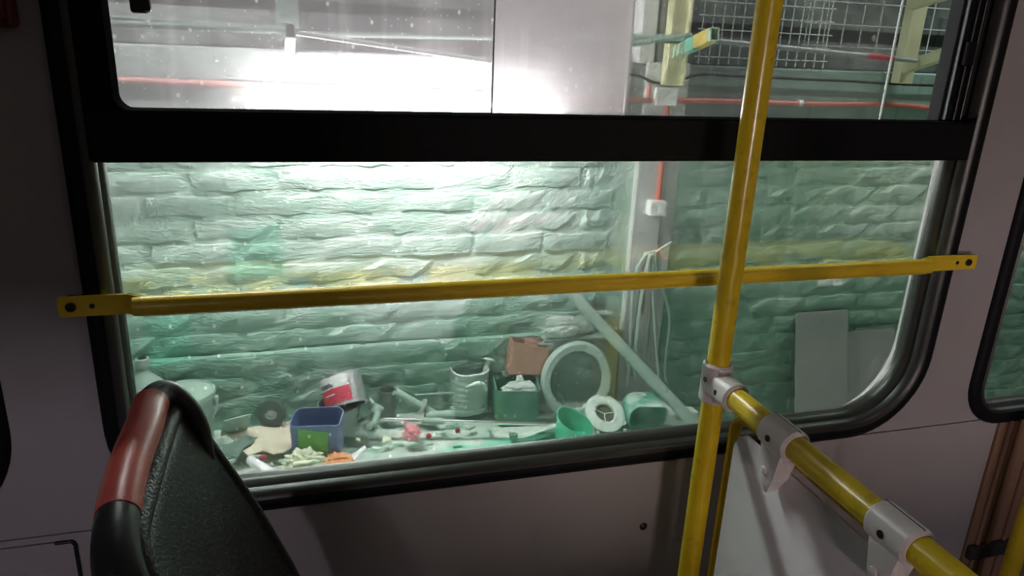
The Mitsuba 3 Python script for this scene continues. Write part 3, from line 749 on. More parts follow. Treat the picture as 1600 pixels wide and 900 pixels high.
# conduits and boxes
yc = YB_ - .025
jx, jz = P(1037, 150, Y=YB_ - .03)[[0, 2]]
k = thing('conduit', 'red conduit pipe running along the concrete beam to the left of the junction box', 'pipe')
zl = P(250, 124, Y=yc)[2]; zr = P(1300, 163, Y=yc)[2]
add(k, rod((-1.2, yc, zl + .004), (jx, yc, P(1000, 157, Y=yc)[2]), .0115), prin('dusty_conduit', (.30, .15, .13), .6))
k = thing('conduit', 'red conduit pipe running along the concrete beam to the right of the junction box', 'pipe')
add(k, sweep(smooth_path([(jx, yc, P(1060, 158, Y=yc)[2])] + [P(px, py, Y=yc) for px, py in ((1160, 159), (1300, 163), (1400, 164), (1465, 171))] + [(4.2, yc, 1.195)], 30), .0115, 16), CONDUIT)
for px, py in ((1455, 169), (1250, 161)):
    c_ = P(px, py, Y=yc); k = thing('pipe_clip', 'pale clip holding the red conduit ' + ('near the right window edge' if px > 1400 else 'just right of the yellow pole'), 'clip')
    add(k, lathe([(.0118, 0), (.0145, 0), (.0145, .02), (.0118, .02)], 20, (c_[0] - .01, c_[1], c_[2]), (1, 0, -.02), closed=True), BOXW)
k = thing('conduit', 'vertical red conduit dropping from the junction box to the small switch box', 'pipe')
v0, v1 = P(1041, 166, Y=yc - .005), P(1028, 318, Y=yc - .012)
add(k, rod((v0[0], yc - .01, v0[2] + .02), (v1[0], yc - .012, v1[2]), .0125), CONDUIT)
k = thing('junction_box', 'square white junction box where the red conduits meet', 'box')
w_ = mpp(1037, 150, YB_ - .05)
part(k, 'body', rbox(jx - 17.5 * w_, jx + 17.5 * w_, YB_ - .055, YB_ - .01, jz - 13.5 * w_, jz + 13.5 * w_, .004), BOXW)
jc = part(k, 'cover', rbox(jx - 18 * w_, jx + 18 * w_, YB_ - .060, YB_ - .054, jz - 14 * w_, jz + 14 * w_, .002), BOXW)
for s in (-1, 1): part(jc, 'screw', lathe([(0, 0), (.003, 0), (.003, .001), (0, .001)], 10, (jx + s * 13 * w_, YB_ - .0599, jz - .001), (0, -1, 0)), MGREY)
k = thing('conduit_stub', 'short red conduit stub at the left of the junction box', 'pipe')
c_ = P(1016, 141, Y=yc); add(k, rod((c_[0] - .008, yc - .004, c_[2] + .02), (c_[0] - .008, yc - .004, c_[2] - .028), .009), CONDUIT)
k = thing('switch_box', 'small white switch box on the pilaster at the foot of the red conduit', 'box')
c_ = P(1026, 325, Y=YB_ - .055); w_ = mpp(1026, 325, YB_ - .055)
part(k, 'body', rbox(c_[0] - 14 * w_, c_[0] + 14 * w_, YB_ - .075, YB_ - .025, c_[2] - 11.5 * w_, c_[2] + 11.5 * w_, .004), BOXW)
part(k, 'rocker', rbox(c_[0] + 0 * w_, c_[0] + 10 * w_, YB_ - .0785, YB_ - .074, c_[2] - 7 * w_, c_[2] + 6 * w_, .002), BOXW)
k = thing('wall_cable', 'black cable sagging along the top of the beam behind the junction box', 'cable')
yk = YB_ - .035
cp = [P(px, py, Y=yk) for px, py in ((900, 108), (985, 116), (1005, 121), (1022, 129), (1050, 128), (1068, 124), (1085, 118), (1120, 117), (1180, 120), (1260, 124), (1330, 127), (1395, 131), (1440, 133), (1480, 134))]
add(k, sweep(smooth_path(cp, 90), .0055, 10), CABLE)

# rack of arms on posts, pipes lying on them
def rack(px_base, py_base, px_end, py_end, name_label, reach, mpost, tapes=False, w=.034, h=.046, drop=.22, flange=True, post_mat=None):
    k = thing('rack_post', name_label, 'rack')
    b = P(px_base, py_base, Y=YB_ - .05); e = P(px_end, py_end, Y=YB_ - .05 - reach)
    part(k, 'post', beam((b[0], YB_ - .06, b[2] - drop), (b[0], YB_ - .06, 2.35), .075, .05, up=(0, 1, 0)), post_mat or mpost)
    if flange: part(k, 'flange', beam((b[0] + .03, YB_ - .09, b[2] - drop), (b[0] + .03, YB_ - .09, 2.35), .012, .035, up=(0, 1, 0)), mpost)
    a = beam(b + (e - b) * .02, e, w, h, hollow=.004)
    ak = part(k, 'arm', a, POSTG if tapes else mpost)
    if tapes:
        part(ak, 'tape', beam(b + (e - b) * .62, b + (e - b) * .92, w + .003, h + .003, hollow=.004), TAPE, label='yellow tape round the arm')
        part(ak, 'tape', beam(b + (e - b) * .44, b + (e - b) * .60, w + .003, h + .003, hollow=.004), TAPEG, label='green tape round the arm')
    return b, e
bM, eM = rack(1052, 84, 1117, 53, 'yellowish steel post with a taped square arm right of the concrete column', .36, POST, True, drop=.12)
bL, eL = rack(452, 74, 453, 47, 'pale steel post whose square arm end points at the viewer above the glaring lamp', .36, MGREY, drop=-.02, flange=False, post_mat=DULLDARK)
bR, eR = rack(1410, 108, 1478, 84, 'yellow steel post with a slanting arm at the right end of the wire mesh', .36, POST, drop=.06, flange=False)
part('rack_post_002', 'brace', beam(P(1425, 8, Y=2.76), P(1475, -8, Y=2.5), .03, .04, hollow=.004), POST)
def steel_pipe(a, b, r, label, m=STEEL, grp=None):
    return solo('steel_pipe', rod(a, b, r), m, label, 'pipe', grp)
steel_pipe(P(462, 51, Y=2.46), P(985, 128, Y=2.60), .0085, 'thin bright pipe slanting down to the right from the pale arm end')
steel_pipe(P(1090, 61, Y=2.58), P(1432, 95, Y=2.62), .010, 'pale pipe with a red band lying between the taped arm and the right arm')
_p0, _p1 = P(1090, 61, Y=2.58), P(1432, 95, Y=2.62)
c0, c1 = _p0 + (_p1 - _p0) * .755, _p0 + (_p1 - _p0) * .88
k = thing('pipe_band', 'red band wrapped round the pale pipe near the right post', 'tape'); add(k, pipe(c0, c1, .0116, .0014), prin('red_tape', (.50, .06, .08), .5))
gl_ = 'pipes lying across the arms at the wall'
steel_pipe(P(-60, 12, Y=2.70), P(470, 47, Y=2.70), .009, 'upper of the two dull pipes crossing behind the latch', DULLDARK)
steel_pipe(P(-60, 27, Y=2.66), P(470, 49, Y=2.66), .011, 'lower of the two dull pipes crossing behind the latch', DULLDARK)
steel_pipe(P(436, 52, Y=2.72), P(1075, 64, Y=2.72), .010, 'dull pipe lying behind the bright slanting pipe', DULLDARK)
steel_pipe(P(880, 55, Y=2.68), P(1090, 60, Y=2.68), .012, 'upper pale pipe ending at the taped arm', PALE)
steel_pipe(P(860, 88, Y=2.62), P(1080, 55, Y=2.66), .010, 'lower pale pipe rising to the taped arm', PALE)

# wire mesh sheets in the opening
def wire_mesh(px0, px1, py_top, py_bot, nx, nz, Y, label, slope=0.0):
    a, b = P(px0, py_bot, Y=Y), P(px1, py_bot, Y=Y)
    zt = P((px0 + px1) / 2, py_top, Y=Y)[2]
    ms = []
    for i in range(nx + 1):
        x = a[0] + (b[0] - a[0]) * i / nx
        ms.append(bx(x - .0024, x + .0024, Y - .002, Y + .002, a[2] - .03, zt))
    for j in range(nz + 1):
        z = a[2] + (zt - a[2]) * j / nz
        ms.append(bx(a[0] - .02, b[0] + .02, Y - .004, Y, z - .0024, z + .0024))
    m = cat(*ms)
    k = thing('wire_mesh', label, 'wire mesh'); add(k, m, WIRE, smooth=False)
wire_mesh(1092, 1288, -60, 88, 13, 7, 2.90, 'fine welded wire mesh sheet between the taped arm and the middle of the opening')
wire_mesh(1256, 1600, -60, 70, 13, 4, 2.94, 'coarse welded wire mesh sheet behind the right post')

# ------------------------------------------------------------------ things along the wall, left to right
def base(px, py): return G(px, py)
# round jug at far left
c_ = base(232, 676); c_ = np.array([c_[0], c_[1] + .05, gz(c_[0])])
k = thing('round_jug', 'pale round bellied jug behind the seat at the left end of the wall', 'jug')
part(k, 'body', lathe([(0, 0), (.055, .0), (.075, .02), (.092, .08), (.094, .12), (.082, .165), (.055, .20), (.028, .222), (.02, .24), (.02, .255)], 36, c_), DUSTG)
part(k, 'neck', lathe([(.016, .25), (.024, .252), (.026, .262), (.024, .285), (.016, .288)], 24, c_), MGREY)
# lidded bucket
c_ = base(300, 700); c_ = np.array([c_[0] - .01, c_[1] + .06, gz(c_[0])])
k = thing('lidded_bucket', 'pale lidded plastic bucket beside the seat', 'bucket')
part(k, 'body', lathe([(0, 0), (.078, 0), (.082, .006), (.093, .185), (.093, .19)], 36, c_), DUSTG)
part(k, 'lid', lathe([(.0905, .182), (.099, .182), (.101, .19), (.1, .204), (.094, .207), (.090, .200), (0, .200)], 36, c_), PALE)
part(k, 'ear', rbox(c_[0] + .092, c_[0] + .108, c_[1] - .012, c_[1] + .012, c_[2] + .15, c_[2] + .175, .004), PALE)
part(k, 'bail', sweep(smooth_path([(c_[0] + .105 * math.cos(t), c_[1] - .105 * math.sin(t) * .55 - .01, c_[2] + .16 - .10 * math.sin(t)) for t in np.linspace(0, math.pi, 9)], 40), .0025, 8), MGREY)
# leaning scrap beside bucket
c_ = base(365, 682)
solo('plastic_scrap', xf(rbox(-.05, .05, -.002, .002, 0, .12, .0015), (c_[0], c_[1] + .03, gz(c_[0])), 20, 35), PALE, 'pale scrap sheet leaning beside the lidded bucket', 'scrap')
# little wheel
c_ = P(425, 648, Y=2.74)
ax = np.array([-.25, -.93, .25]); ax /= np.linalg.norm(ax)
k = thing('caster_wheel', 'small dark wheel with a pale hub standing against the wall', 'wheel')
wh = lathe([(.024, -.014), (.045, -.016), (.053, -.012), (.056, 0), (.053, .012), (.045, .016), (.024, .014)], 36, (0, 0, 0), ax, closed=True)
dz = gz(c_[0]) - wh.bounds[0][2]; cc = np.array([c_[0], c_[1], dz])
part(k, 'tyre', xf(wh, cc), DULLDARK)
part(k, 'hub', lathe([(0, .010), (.008, .012), (.010, .008), (.022, .006), (.025, .012), (.025, -.012), (0, -.012)], 28, cc, ax), MGREY)
# flat cardboard sheet
def flat(pts, th, dz=0.0):
    q = [G(px, py)[:2] for px, py in pts]
    m = trimesh.creation.extrude_polygon(Polygon(q).buffer(0), th); m.vertices[:, 2] += [gz(x) + dz + .0005 for x in m.vertices[:, 0]]; return m
solo('cardboard_sheet', flat([(350, 678), (400, 667), (455, 659), (468, 676), (462, 698), (444, 708), (428, 711), (410, 705), (374, 694)], .004), CARDP, 'pale flat sheet of cardboard lying left of the blue box', 'cardboard', smooth=False)
solo('cardboard_scrap', xf(flat([(376, 704), (396, 690), (412, 690), (410, 708), (388, 715)], .003), (0, 0, .006)), CARDP, 'small curled piece of card on the ground left of the cream rag', 'cardboard', smooth=False)
# black torn plastic
q = [(342, 702), (362, 695), (385, 684), (402, 686), (394, 700), (380, 708), (372, 718), (350, 716)]
m = flat(q, .003, .004); m = m.subdivide().subdivide(); m.vertices[:, 2] += .012 * (1 + tri_noise(m.vertices, 24, 2))
solo('plastic_sheet', on_ground(m, .001), BLACKP, 'torn dark green black plastic sheet on the ground by the seat', 'plastic sheet')
# squeezed tubes
def tube_of(a, b, r, label):
    a, b = np.array(a), np.array(b); t = (b - a); L = np.linalg.norm(t); t = t / L
    s = np.cross(t, [0, 0, 1]); s /= np.linalg.norm(s); u = np.cross(s, t)
    n = 24; V = []; ang = np.arange(n) * 2 * np.pi / n
    prof = [(0, .82, .82), (.03, 1, 1), (.12, 1.0, 1.0), (.55, 1.08, .85), (.85, 1.22, .4), (.97, 1.28, .12), (1, 1.28, .10)]
    for f, ws, hs in prof: V.append(a + t * L * f + r * (ws * np.cos(ang)[:, None] * s + hs * np.sin(ang)[:, None] * u))
    V = np.concatenate(V); f = []
    for i in range(len(prof) - 1):
        for j in range(n):
            q = [i * n + j, i * n + (j + 1) % n, (i + 1) * n + (j + 1) % n, (i + 1) * n + j]; f += [[q[0], q[1], q[2]], [q[0], q[2], q[3]]]
    V = np.vstack([V, a, b]); m_ = len(prof)
    for j in range(n): f += [[m_ * n, (j + 1) % n, j], [m_ * n + 1, (m_ - 1) * n + j, (m_ - 1) * n + (j + 1) % n]]
    m = trimesh.Trimesh(V, np.array(f), process=False); trimesh.repair.fix_normals(m)
    k = thing('squeeze_tube', label, 'tube'); add(k, m, TUBEW, smooth=40)
r_ = .0165
a_, b_ = PG(389, 718, r_), PG(424, 738, r_ * .6)
tube_of(a_, b_, r_, 'white squeezed tube lying on the ground left of the cream rag')
a_, b_ = PG(570, 700, r_), PG(548, 719, r_ * .6)
tube_of(a_, b_, .011, 'white squeezed tube lying on the ground right of the blue box')
# rags
c_ = G(476, 733)
solo('crumpled_rag', on_ground(blob((c_[0], c_[1] + .004, GZ + .03), (.058, .042, .036), 3, .30, 5, 6.0, .03)), RAGY, 'cream crumpled rag on the ground in front of the blue box', 'rag')
c_ = G(529, 730)
solo('crumpled_rag', on_ground(blob((c_[0], c_[1] + .01, GZ + .02), (.045, .035, .022), 8, .35, 4, 5.0, .02)), ORANGE, 'orange crumpled rag on the ground at the corner of the blue box', 'rag')
c_ = P(644, 650, Y=2.56)
def spike(c, pts, r): return sweep(smooth_path([np.array(c) + np.array(q) for q in pts], 24), r, 10, squash=.5)
m = cat(on_ground(blob((c_[0], c_[1], GZ + .03), (.03, .024, .028), 5, .35, 4, 4)), spike((c_[0], c_[1], gz(c_[0])), [(-.008, 0, .03), (-.02, .004, .055), (-.026, .006, .082), (-.022, .008, .092)], .008))
solo('pink_rag', m, PINK, 'pink crumpled rag behind the silver shaft', 'rag')
# blue box
c_ = (G(457, 706) + G(520, 718) + G(541, 703)) / 3
c_ = np.array([(G(457, 706)[0] + G(541, 700)[0]) / 2 - .004, G(520, 718)[1] + .058, gz(G(500, 718)[0])])
k = thing('blue_container', 'blue cut plastic container with a green label, open at the top', 'container')
bw, bd, bh, brz = .178, .125, .155, -14
part(k, 'body', xf(tub(bw, bd, .028, [(0, .93), (.01, .97), (.05, 1.0), (.10, 1.0), (bh, 1.02)], .004, rim=lambda x, y: -.010 * (x / .09) ** 2 + .010 * (y / .06) * .5 + .004 * math.sin(30 * x)), c_, brz), BLUE, smooth=40)
lab = trimesh.creation.extrude_polygon(Polygon([(-.055, .020), (.036, .016), (.045, .030), (.047, .118), (-.052, .128)]).buffer(.004), .0015)
v = lab.vertices; lab = trimesh.Trimesh(np.stack([v[:, 0], -bd / 2 - .0005 - v[:, 2] - .001, v[:, 1]], 1), lab.faces[:, ::-1], process=False)
part(k, 'label', xf(lab, c_, brz), LABELG, smooth=False, label='green label on the front of the blue container')
# dark pail and the tipped paint can on it
c_ = base(536, 690); cp_ = np.array([c_[0] - .006, c_[1] + .100, gz(c_[0])])
k = thing('dark_pail', 'dark grey pail under the tipped paint can', 'pail')
part(k, 'body', lathe([(0, 0), (.070, 0), (.073, .004), (.080, .112), (.083, .115), (.081, .119), (.077, .115), (.070, .008), (0, .008)], 36, cp_), MGREY)
k = thing('paint_can', 'tipped metal paint can with a white and red label', 'can')
axm = np.array([.17, -.58, -.79]); axm /= np.linalg.norm(axm)         # towards the open mouth
cc = P(537, 611, Y=cp_[1] - .01)
H_, R_ = .125, .080
o_ = cc - axm * H_ / 2
part(k, 'body', lathe([(0, .003), (R_ - .004, .003), (R_ - .003, 0), (R_ + .0015, 0), (R_ + .0015, .004), (R_, .006), (R_, H_ - .006), (R_ + .002, H_ - .004), (R_ + .002, H_), (R_ - .008, H_), (R_ - .008, H_ - .003), (R_ - .002, H_ - .006), (R_ - .002, .006), (0, .006)], 44, o_, axm), CANM)
part(k, 'inside', lathe([(0, H_ - .012), (R_ - .003, H_ - .012), (R_ - .003, H_ - .010), (0, H_ - .010)], 32, o_, axm), DULLDARK)
def can_patch(a0, a1, h0, h1, r, m, nm):
    """patch of the can's wall; angle measured from the side that faces the viewer, height from the closed end"""
    u = np.cross(axm, [1, 0, 0]); u /= np.linalg.norm(u)
    if u[1] > 0: u = -u
    s = np.cross(u, axm)
    if s[0] < 0: s = -s
    n = 14; V = []
    for a in np.radians(np.linspace(a0, a1, n)):
        dcr = u * math.cos(a) + s * math.sin(a)
        for rr, h in ((r, h0), (r, h1), (r - .001, h1), (r - .001, h0)): V.append(o_ + axm * h + dcr * rr)
    f = []
    for i in range(n - 1):
        for j in range(4):
            q = [i * 4 + j, i * 4 + (j + 1) % 4, (i + 1) * 4 + (j + 1) % 4, (i + 1) * 4 + j]; f += [[q[0], q[1], q[2]], [q[0], q[2], q[3]]]
    f += [[0, 1, 2], [0, 2, 3], [(n - 1) * 4, (n - 1) * 4 + 2, (n - 1) * 4 + 1], [(n - 1) * 4, (n - 1) * 4 + 3, (n - 1) * 4 + 2]]
    mm = trimesh.Trimesh(np.array(V), np.array(f), process=False); trimesh.repair.fix_normals(mm)
    return part(par, nm, mm, m, smooth=40)
par = k
par = can_patch(-100, 14, .008, H_ - .010, R_ + .0012, CANW, 'label')
can_patch(-88, 14, .054, H_ - .012, R_ + .0022, CANR, 'label_band')
for a0, a1, h0, h1, m_ in ((-72, -36, .032, .038, INK), (-72, -30, .041, .046, INK), (-62, -30, .075, .080, CANW)):
    can_patch(a0, a1, h0, h1, R_ + .0028, m_, 'lettering')
# dark can behind
c_ = base(604, 648); c_ = np.array([c_[0], 2.755, gz(c_[0])])
k = thing('dark_can', 'dark brown can standing against the wall behind the shaft joint', 'can')
part(k, 'body', lathe([(0, 0), (.034, 0), (.035, .003), (.035, .125), (.036, .13), (.033, .13), (.033, .10), (0, .10)], 28, c_), DGREY)
# shaft with a universal joint
k = thing('drive_shaft', 'silver steering shaft with a dusty universal joint lying on the ground', 'shaft')
ra, rb = PG(594, 655, .055), PG(858, 663, .050)
part(k, 'rod', rod(ra, rb, .0085), CHROME)
part(k, 'sleeve', rod(ra + (rb - ra) * .24, ra + (rb - ra) * .37, .0135), PALE)
j0 = PG(584, 655, .06)
def man(m): return m3.Manifold(m3.Mesh(np.asarray(m.vertices, np.float32), np.asarray(m.faces, np.uint32)))
def yoke(o, axis, side, s=1.0):
    """fork: collar and two arms with eyes, in world axes"""
    axis = np.array(axis, float); axis /= np.linalg.norm(axis); side = np.array(side, float); side -= axis * (side @ axis); side /= np.linalg.norm(side)
    u = np.cross(axis, side)
    out = barrel(o - axis * .040 * s, o - axis * .012 * s, .017 * s)
    for g in (-1, 1):
        arm = m3.Manifold.batch_hull([m3.Manifold.sphere(.011 * s, 20).translate(tuple(o - axis * .015 * s + side * g * .012 * s)), m3.Manifold.sphere(.010 * s, 20).translate(tuple(o + axis * .010 * s + side * g * .026 * s))])
        arm2 = m3.Manifold.batch_hull([m3.Manifold.sphere(.010 * s, 20).translate(tuple(o + axis * .010 * s + side * g * .026 * s)), cyl(o + axis * .03 * s + side * g * .020 * s, o + axis * .03 * s + side * g * .032 * s, .018 * s)])
        eye = cyl(o + axis * .03 * s + side * g * .01 * s, o + axis * .03 * s + side * g * .05 * s, .009 * s)
        out = out + arm + arm2 - eye
    return out
part(k, 'yoke', tm(yoke(j0 + np.array([-.002, 0, .012]), (-.55, -.2, -.75), (.3, -.9, .1), 1.25)), PALE, smooth=45)
part(k, 'yoke', tm(yoke(j0 + np.array([-.016, .022, .016]), (-.35, .2, .85), (.9, .25, .1), 1.05)), PALE, smooth=45)
part(k, 'cross', tm(barrel(j0 + np.array([-.06, -.02, -.012]), j0 + np.array([.01, .02, -.006]), .011) + barrel(j0 + np.array([-.03, -.045, -.012]), j0 + np.array([-.02, .045, -.012]), .010)), MGREY)
# flanged pipes
k = thing('flanged_pipe', 'dusty pipe with a round flange leaning behind the pink rag', 'pipe')
a_, b_ = P(617, 611, Y=2.72), PG(684, 650, .02)
part(k, 'tube', pipe(a_, b_, .0165, .004), PALE)
t_ = (b_ - a_) / np.linalg.norm(b_ - a_); f_ = a_ + (b_ - a_) * .60
part(k, 'flange', lathe([(.0165, 0), (.036, 0), (.037, .003), (.036, .006), (.0165, .006)], 28, f_, t_, closed=True), MGREY)
k = thing('flanged_pipe', 'short dusty pipe with an end flange lying in front of the cut jug', 'pipe')
a_, b_ = PG(664, 650, .034), PG(705, 647, .034)
part(k, 'tube', pipe(a_, b_, .0175, .005), PALE)
part(k, 'flange', lathe([(.012, 0), (.032, 0), (.034, .003), (.032, .008), (.012, .008)], 28, b_, b_ - a_, closed=True), PALE)
c_ = base(694, 650); c_ = np.array([c_[0], c_[1] + .10, gz(c_[0])])
k = thing('pipe_end', 'upright open pipe end between the flanged pipes and the cut jug', 'pipe')
add(k, lathe([(.028, 0), (.036, 0), (.033, .06), (.032, .098), (.0285, .098), (.027, .05)], 28, c_, closed=True), MGREY)
k = thing('iron_strip', 'thin iron strip lying against the wall behind the upright pipe end', 'strip')
add(k, beam(P(648, 617, Y=2.77), P(712, 613, Y=2.78), .012, .004), PALE)
# cut jug
c_ = base(738, 652); c_ = np.array([c_[0] - .002, c_[1] + .082, gz(c_[0])])
k = thing('cut_jug', 'pale ribbed plastic jug with its top cut off', 'jug')
lv = [(0, .92), (.008, .98)]
for i in range(6): z = .02 + i * .026; lv += [(z, 1.0), (z + .009, 1.0), (z + .012, .972), (z + .020, .972)]
lv += [(.178, 1.0), (.195, 1.0), (.200, .98)]
part(k, 'body', xf(tub(.162, .145, .05, lv, .004, rim=lambda x, y: .010 * (y / .07)), c_, 8), JUGM, smooth=40)
o_l = rsq(.162 * .98, .145 * .98, .05, 8)
part(k, 'rim', sweep(np.vstack([np.column_stack([o_l, [.2005 + .010 * y / .07 for _, y in o_l]])] * 1 + [[o_l[0][0], o_l[0][1], .2005 + .010 * o_l[0][1] / .07]]) @ np.array([[math.cos(math.radians(8)), math.sin(math.radians(8)), 0], [-math.sin(math.radians(8)), math.cos(math.radians(8)), 0], [0, 0, 1]]) + c_, .0046, 8), PALER)
part(k, 'inner_shade', lathe([(0, .165), (.060, .165), (.060, .167), (0, .167)], 28, c_), DULLDARK)  # dark disc that paints the shade inside the jug
k = thing('plunger', 'dusty rod with a flat disc head standing in the cut jug', 'tool')
a_, b_ = P(752, 598, Y=c_[1] - .03), P(763, 563, Y=c_[1] - .015)
part(k, 'shaft', sweep([a_ - (b_ - a_) * .5, a_, b_], .0125, 16), PALER)
part(k, 'disc', lathe([(0, 0), (.024, .0), (.030, .003), (.024, .007), (.008, .012), (0, .013)], 24, b_, (b_ - a_) + np.array([-.0, 0.02, .02])), PALER)
k = thing('hanging_rag', 'pale rag draped over the rim of the cut jug', 'rag')
p0, p1 = P(730, 604, Y=c_[1] - .085), P(757, 602, Y=c_[1] - .082)
add(k, sweep(smooth_path([p0 + np.array([-.004, 0, -.004]), p0 * .6 + p1 * .4 + np.array([0, -.004, .012]), p1 + np.array([-.006, -.002, .006]), p1 + np.array([.006, -.004, -.022])], 30), np.r_[np.linspace(.006, .014, 15), np.linspace(.014, .007, 15)], 14, squash=.7), PALER)
# green tub with rags
c_ = base(810, 660); c_ = np.array([c_[0] + .002, c_[1] + .06, gz(c_[0])])
k = thing('green_tub', 'dark green square tub full of pale rags beside the cut jug', 'tub')
part(k, 'body', xf(tub(.186, .12, .02, [(0, .96), (.02, 1), (.10, 1.0), (.150, 1.02)], .004, rim=lambda x, y: .020 if y > .03 else (-.004 + .004 * math.sin(60 * x))), c_, -4), GREENTUB, smooth=40)
c_r = c_ + np.array([.01, -.012, .135])
solo('tub_rag', blob(c_r, (.070, .038, .026), 12, .25, 4, 3.5), RAG, 'white rag lying in the green tub', 'rag')
solo('tub_rag', blob(c_r + np.array([.005, .015, .035]), (.015, .014, .016), 14, .3, 3, 3.5), RAG, 'small white wad on top of the rag in the green tub', 'rag')
# cardboard box
c_ = P(823, 556, Y=2.77)
k = thing('cardboard_box', 'reddish brown open cardboard box propped above the green tub', 'box')
w_ = mpp(823, 556, 2.77)
z0, z1 = P(823, 580, Y=2.77)[2], P(823, 535, Y=2.77)[2]
part(k, 'body', xf(tub(60 * w_, .07, .003, [(0, 1), (.03, 1), (z1 - z0, 1.0)], .003, rim=lambda x, y: -.012 * (x / .08)), (c_[0] - .004, 2.772, z0), 0, 0, 6), CARD, smooth=False)
part(k, 'flap', xf(rbox(-.035, .035, -.0015, .0015, 0, .035, .001), (c_[0] + .012, 2.745, z1 - .006), 12, -25, 12), CARD, smooth=False)
# stand for the box: ledge shelf and plank
k = thing('ledge_plank', 'thin pale plank lying on the wall ledge above the ring', 'plank')
a_, b_ = P(848, 529, Y=2.785), P(945, 523, Y=2.785)
add(k, beam(a_, b_, .055, .008), PALER)
k = thing('ledge_plank', 'thin plank under the cardboard box on the wall ledge', 'plank')
add(k, bx(c_[0] - .10, c_[0] + .10, 2.775, 2.83, z0 - .020, z0 - .011), MGREY, smooth=False)
c_ = P(880, 508, Y=2.765)
solo('cloth_bundle', blob((c_[0] - .012, 2.765, c_[2] - .008), (.078, .045, .048), 21, .20, 5, 3.6, .034), RAG, 'pale bundled cloth on the plank above the ring', 'cloth')
c_ = P(916, 506, Y=2.79)
solo('cloth_bundle', blob((c_[0], 2.80, c_[2] - .002), (.052, .03, .050), 25, .2, 5, 3.4, .037), RAG, 'greyer bundled cloth on the plank behind the leaning pipe', 'cloth')
c_ = P(866, 537, Y=2.74)
solo('cloth_scrap', blob((c_[0], 2.775, c_[2] - .018), (.056, .022, .020), 27, .25, 4, 3.0), RAG, 'white folded cloth hanging under the plank above the ring', 'cloth')
c_ = P(945, 490, Y=2.79)
solo('cloth_scrap', blob((c_[0], 2.79, c_[2]), (.034, .02, .014), 29, .3, 3, 3.0), PALE, 'small pale scrap on the wall right of the leaning pipe', 'cloth')
# ring
cR = P(900, 597, Y=2.695); w_ = mpp(900, 597, 2.695)
ro = 57 * w_
ax = np.array([-.05, -.95, .15]); ax /= np.linalg.norm(ax)
ring = lathe([(ro - .036, -.018), (ro - .010, -.022), (ro - .001, -.012), (ro, 0), (ro - .001, .012), (ro - .010, .022), (ro - .036, .018), (ro - .040, .006), (ro - .040, -.006)], 64, (0, 0, 0), ax, closed=True)
ring.apply_scale((1, 1, 1.10))
ring.apply_translation((cR[0], cR[1], gz(cR[0]) - ring.bounds[0][2]))
solo('rubber_ring', ring, PALE, 'large dusty pale ring leaning against the wall', 'ring')
k = thing('bent_wire', 'pale bent wire inside the large ring', 'wire')
add(k, sweep(smooth_path([P(858, 622, Y=2.74), P(866, 634, Y=2.74), P(870, 650, Y=2.73), P(876, 640, Y=2.735), P(872, 618, Y=2.745)], 30), .0028, 8), PALER)
# gasket disc
cD = PG(945, 645, .058)
ax = np.array([.04, -.56, .82]); ax /= np.linalg.norm(ax)
k = thing('cover_disc', 'round pale cover plate with two ears and a dark hole before the large ring', 'disc')
disc = [(.042, -.006), (.046, -.008), (.074, -.006), (.088, -.002), (.090, .004), (.085, .008), (.066, .010), (.050, .015), (.043, .010)]
g_ = lathe(disc, 44, (0, 0, 0), ax, closed=True); dz = gz(cD[0]) + .004 - g_.bounds[0][2]
cD = np.array([cD[0], cD[1], dz])
part(k, 'ring', xf(g_, cD), PALER)
part(k, 'bowl', lathe([(0, -.010), (.030, -.009), (.044, -.005), (.043, -.003), (.030, -.006), (0, -.007)], 28, cD, ax), DULLDARK)
u_ = np.cross(ax, [0, 0, 1]); u_ /= np.linalg.norm(u_); v_ = np.cross(u_, ax)
for an in (35, 180, 285):
    d_ = u_ * math.cos(math.radians(an)) + v_ * math.sin(math.radians(an))
    part(k, 'spoke', rod(cD - ax * .004, cD + d_ * .040 - ax * .002, .0025, 10), PALER)
for an in (150, -38):
    d_ = u_ * math.cos(math.radians(an)) * -1 + v_ * math.sin(math.radians(an))
    e_ = cD + d_ * .088
    part(k, 'ear', lathe([(.004, -.004), (.012, -.004), (.012, .005), (.004, .005)], 18, e_, ax, closed=True), PALER)
# green cup
c_ = base(904, 698); c_ = np.array([c_[0], c_[1] + .06, gz(c_[0])])
k = thing('green_cup', 'bright green cut cup standing in front of the cover ring', 'cup')
part(k, 'body', xf(tub(.150, .13, .06, [(0, .97), (.01, 1), (.04, 1), (.085, 1.0)], .004, rim=lambda x, y: -.42 * x + .22 * y), c_, -25), GREENCUP, smooth=40)
k = thing('green_flap', 'dark green plastic strip lying left of the bright green cup', 'strip')
add(k, xf(flat([(806, 692), (850, 676), (874, 668), (876, 674), (842, 690)], .004), (0, 0, .004)), GREENTUB, smooth=False)
# lying container
c_ = base(1022, 676)
k = thing('lying_container', 'cut pale container lying on its side with a green inside', 'container')
cm = tub(.168, .115, .042, [(0, .80), (.012, .93), (.03, 1.0), (.10, 1.02), (.125, 1.03)], .004, rim=lambda x, y: .05 * y + .005 * math.sin(45 * x))
cm = xf(cm, (0, 0, 0), -6, 98)
cm.apply_translation((c_[0] - .008, c_[1] + .150, 0)); cm = on_ground(cm)
part(k, 'body', cm, GREENJUG, smooth=40)
solo('white_block', xf(rbox(-.042, .042, -.03, .03, 0, .034, .004), (G(1078, 660)[0] + .01, G(1078, 660)[1] + .05, gz(G(1078, 660)[0])), 6), PALER, 'small white block on the ground left of the yellow pole', 'block')
# leaning pipe
a_, b_ = P(889, 455, Y=2.805), PG(1086, 664, .028)
solo('leaning_pipe', rod(a_ + (a_ - b_) * .0, b_, .026, 28), PALE, 'thick dusty pipe leaning diagonally against the wall', 'pipe')
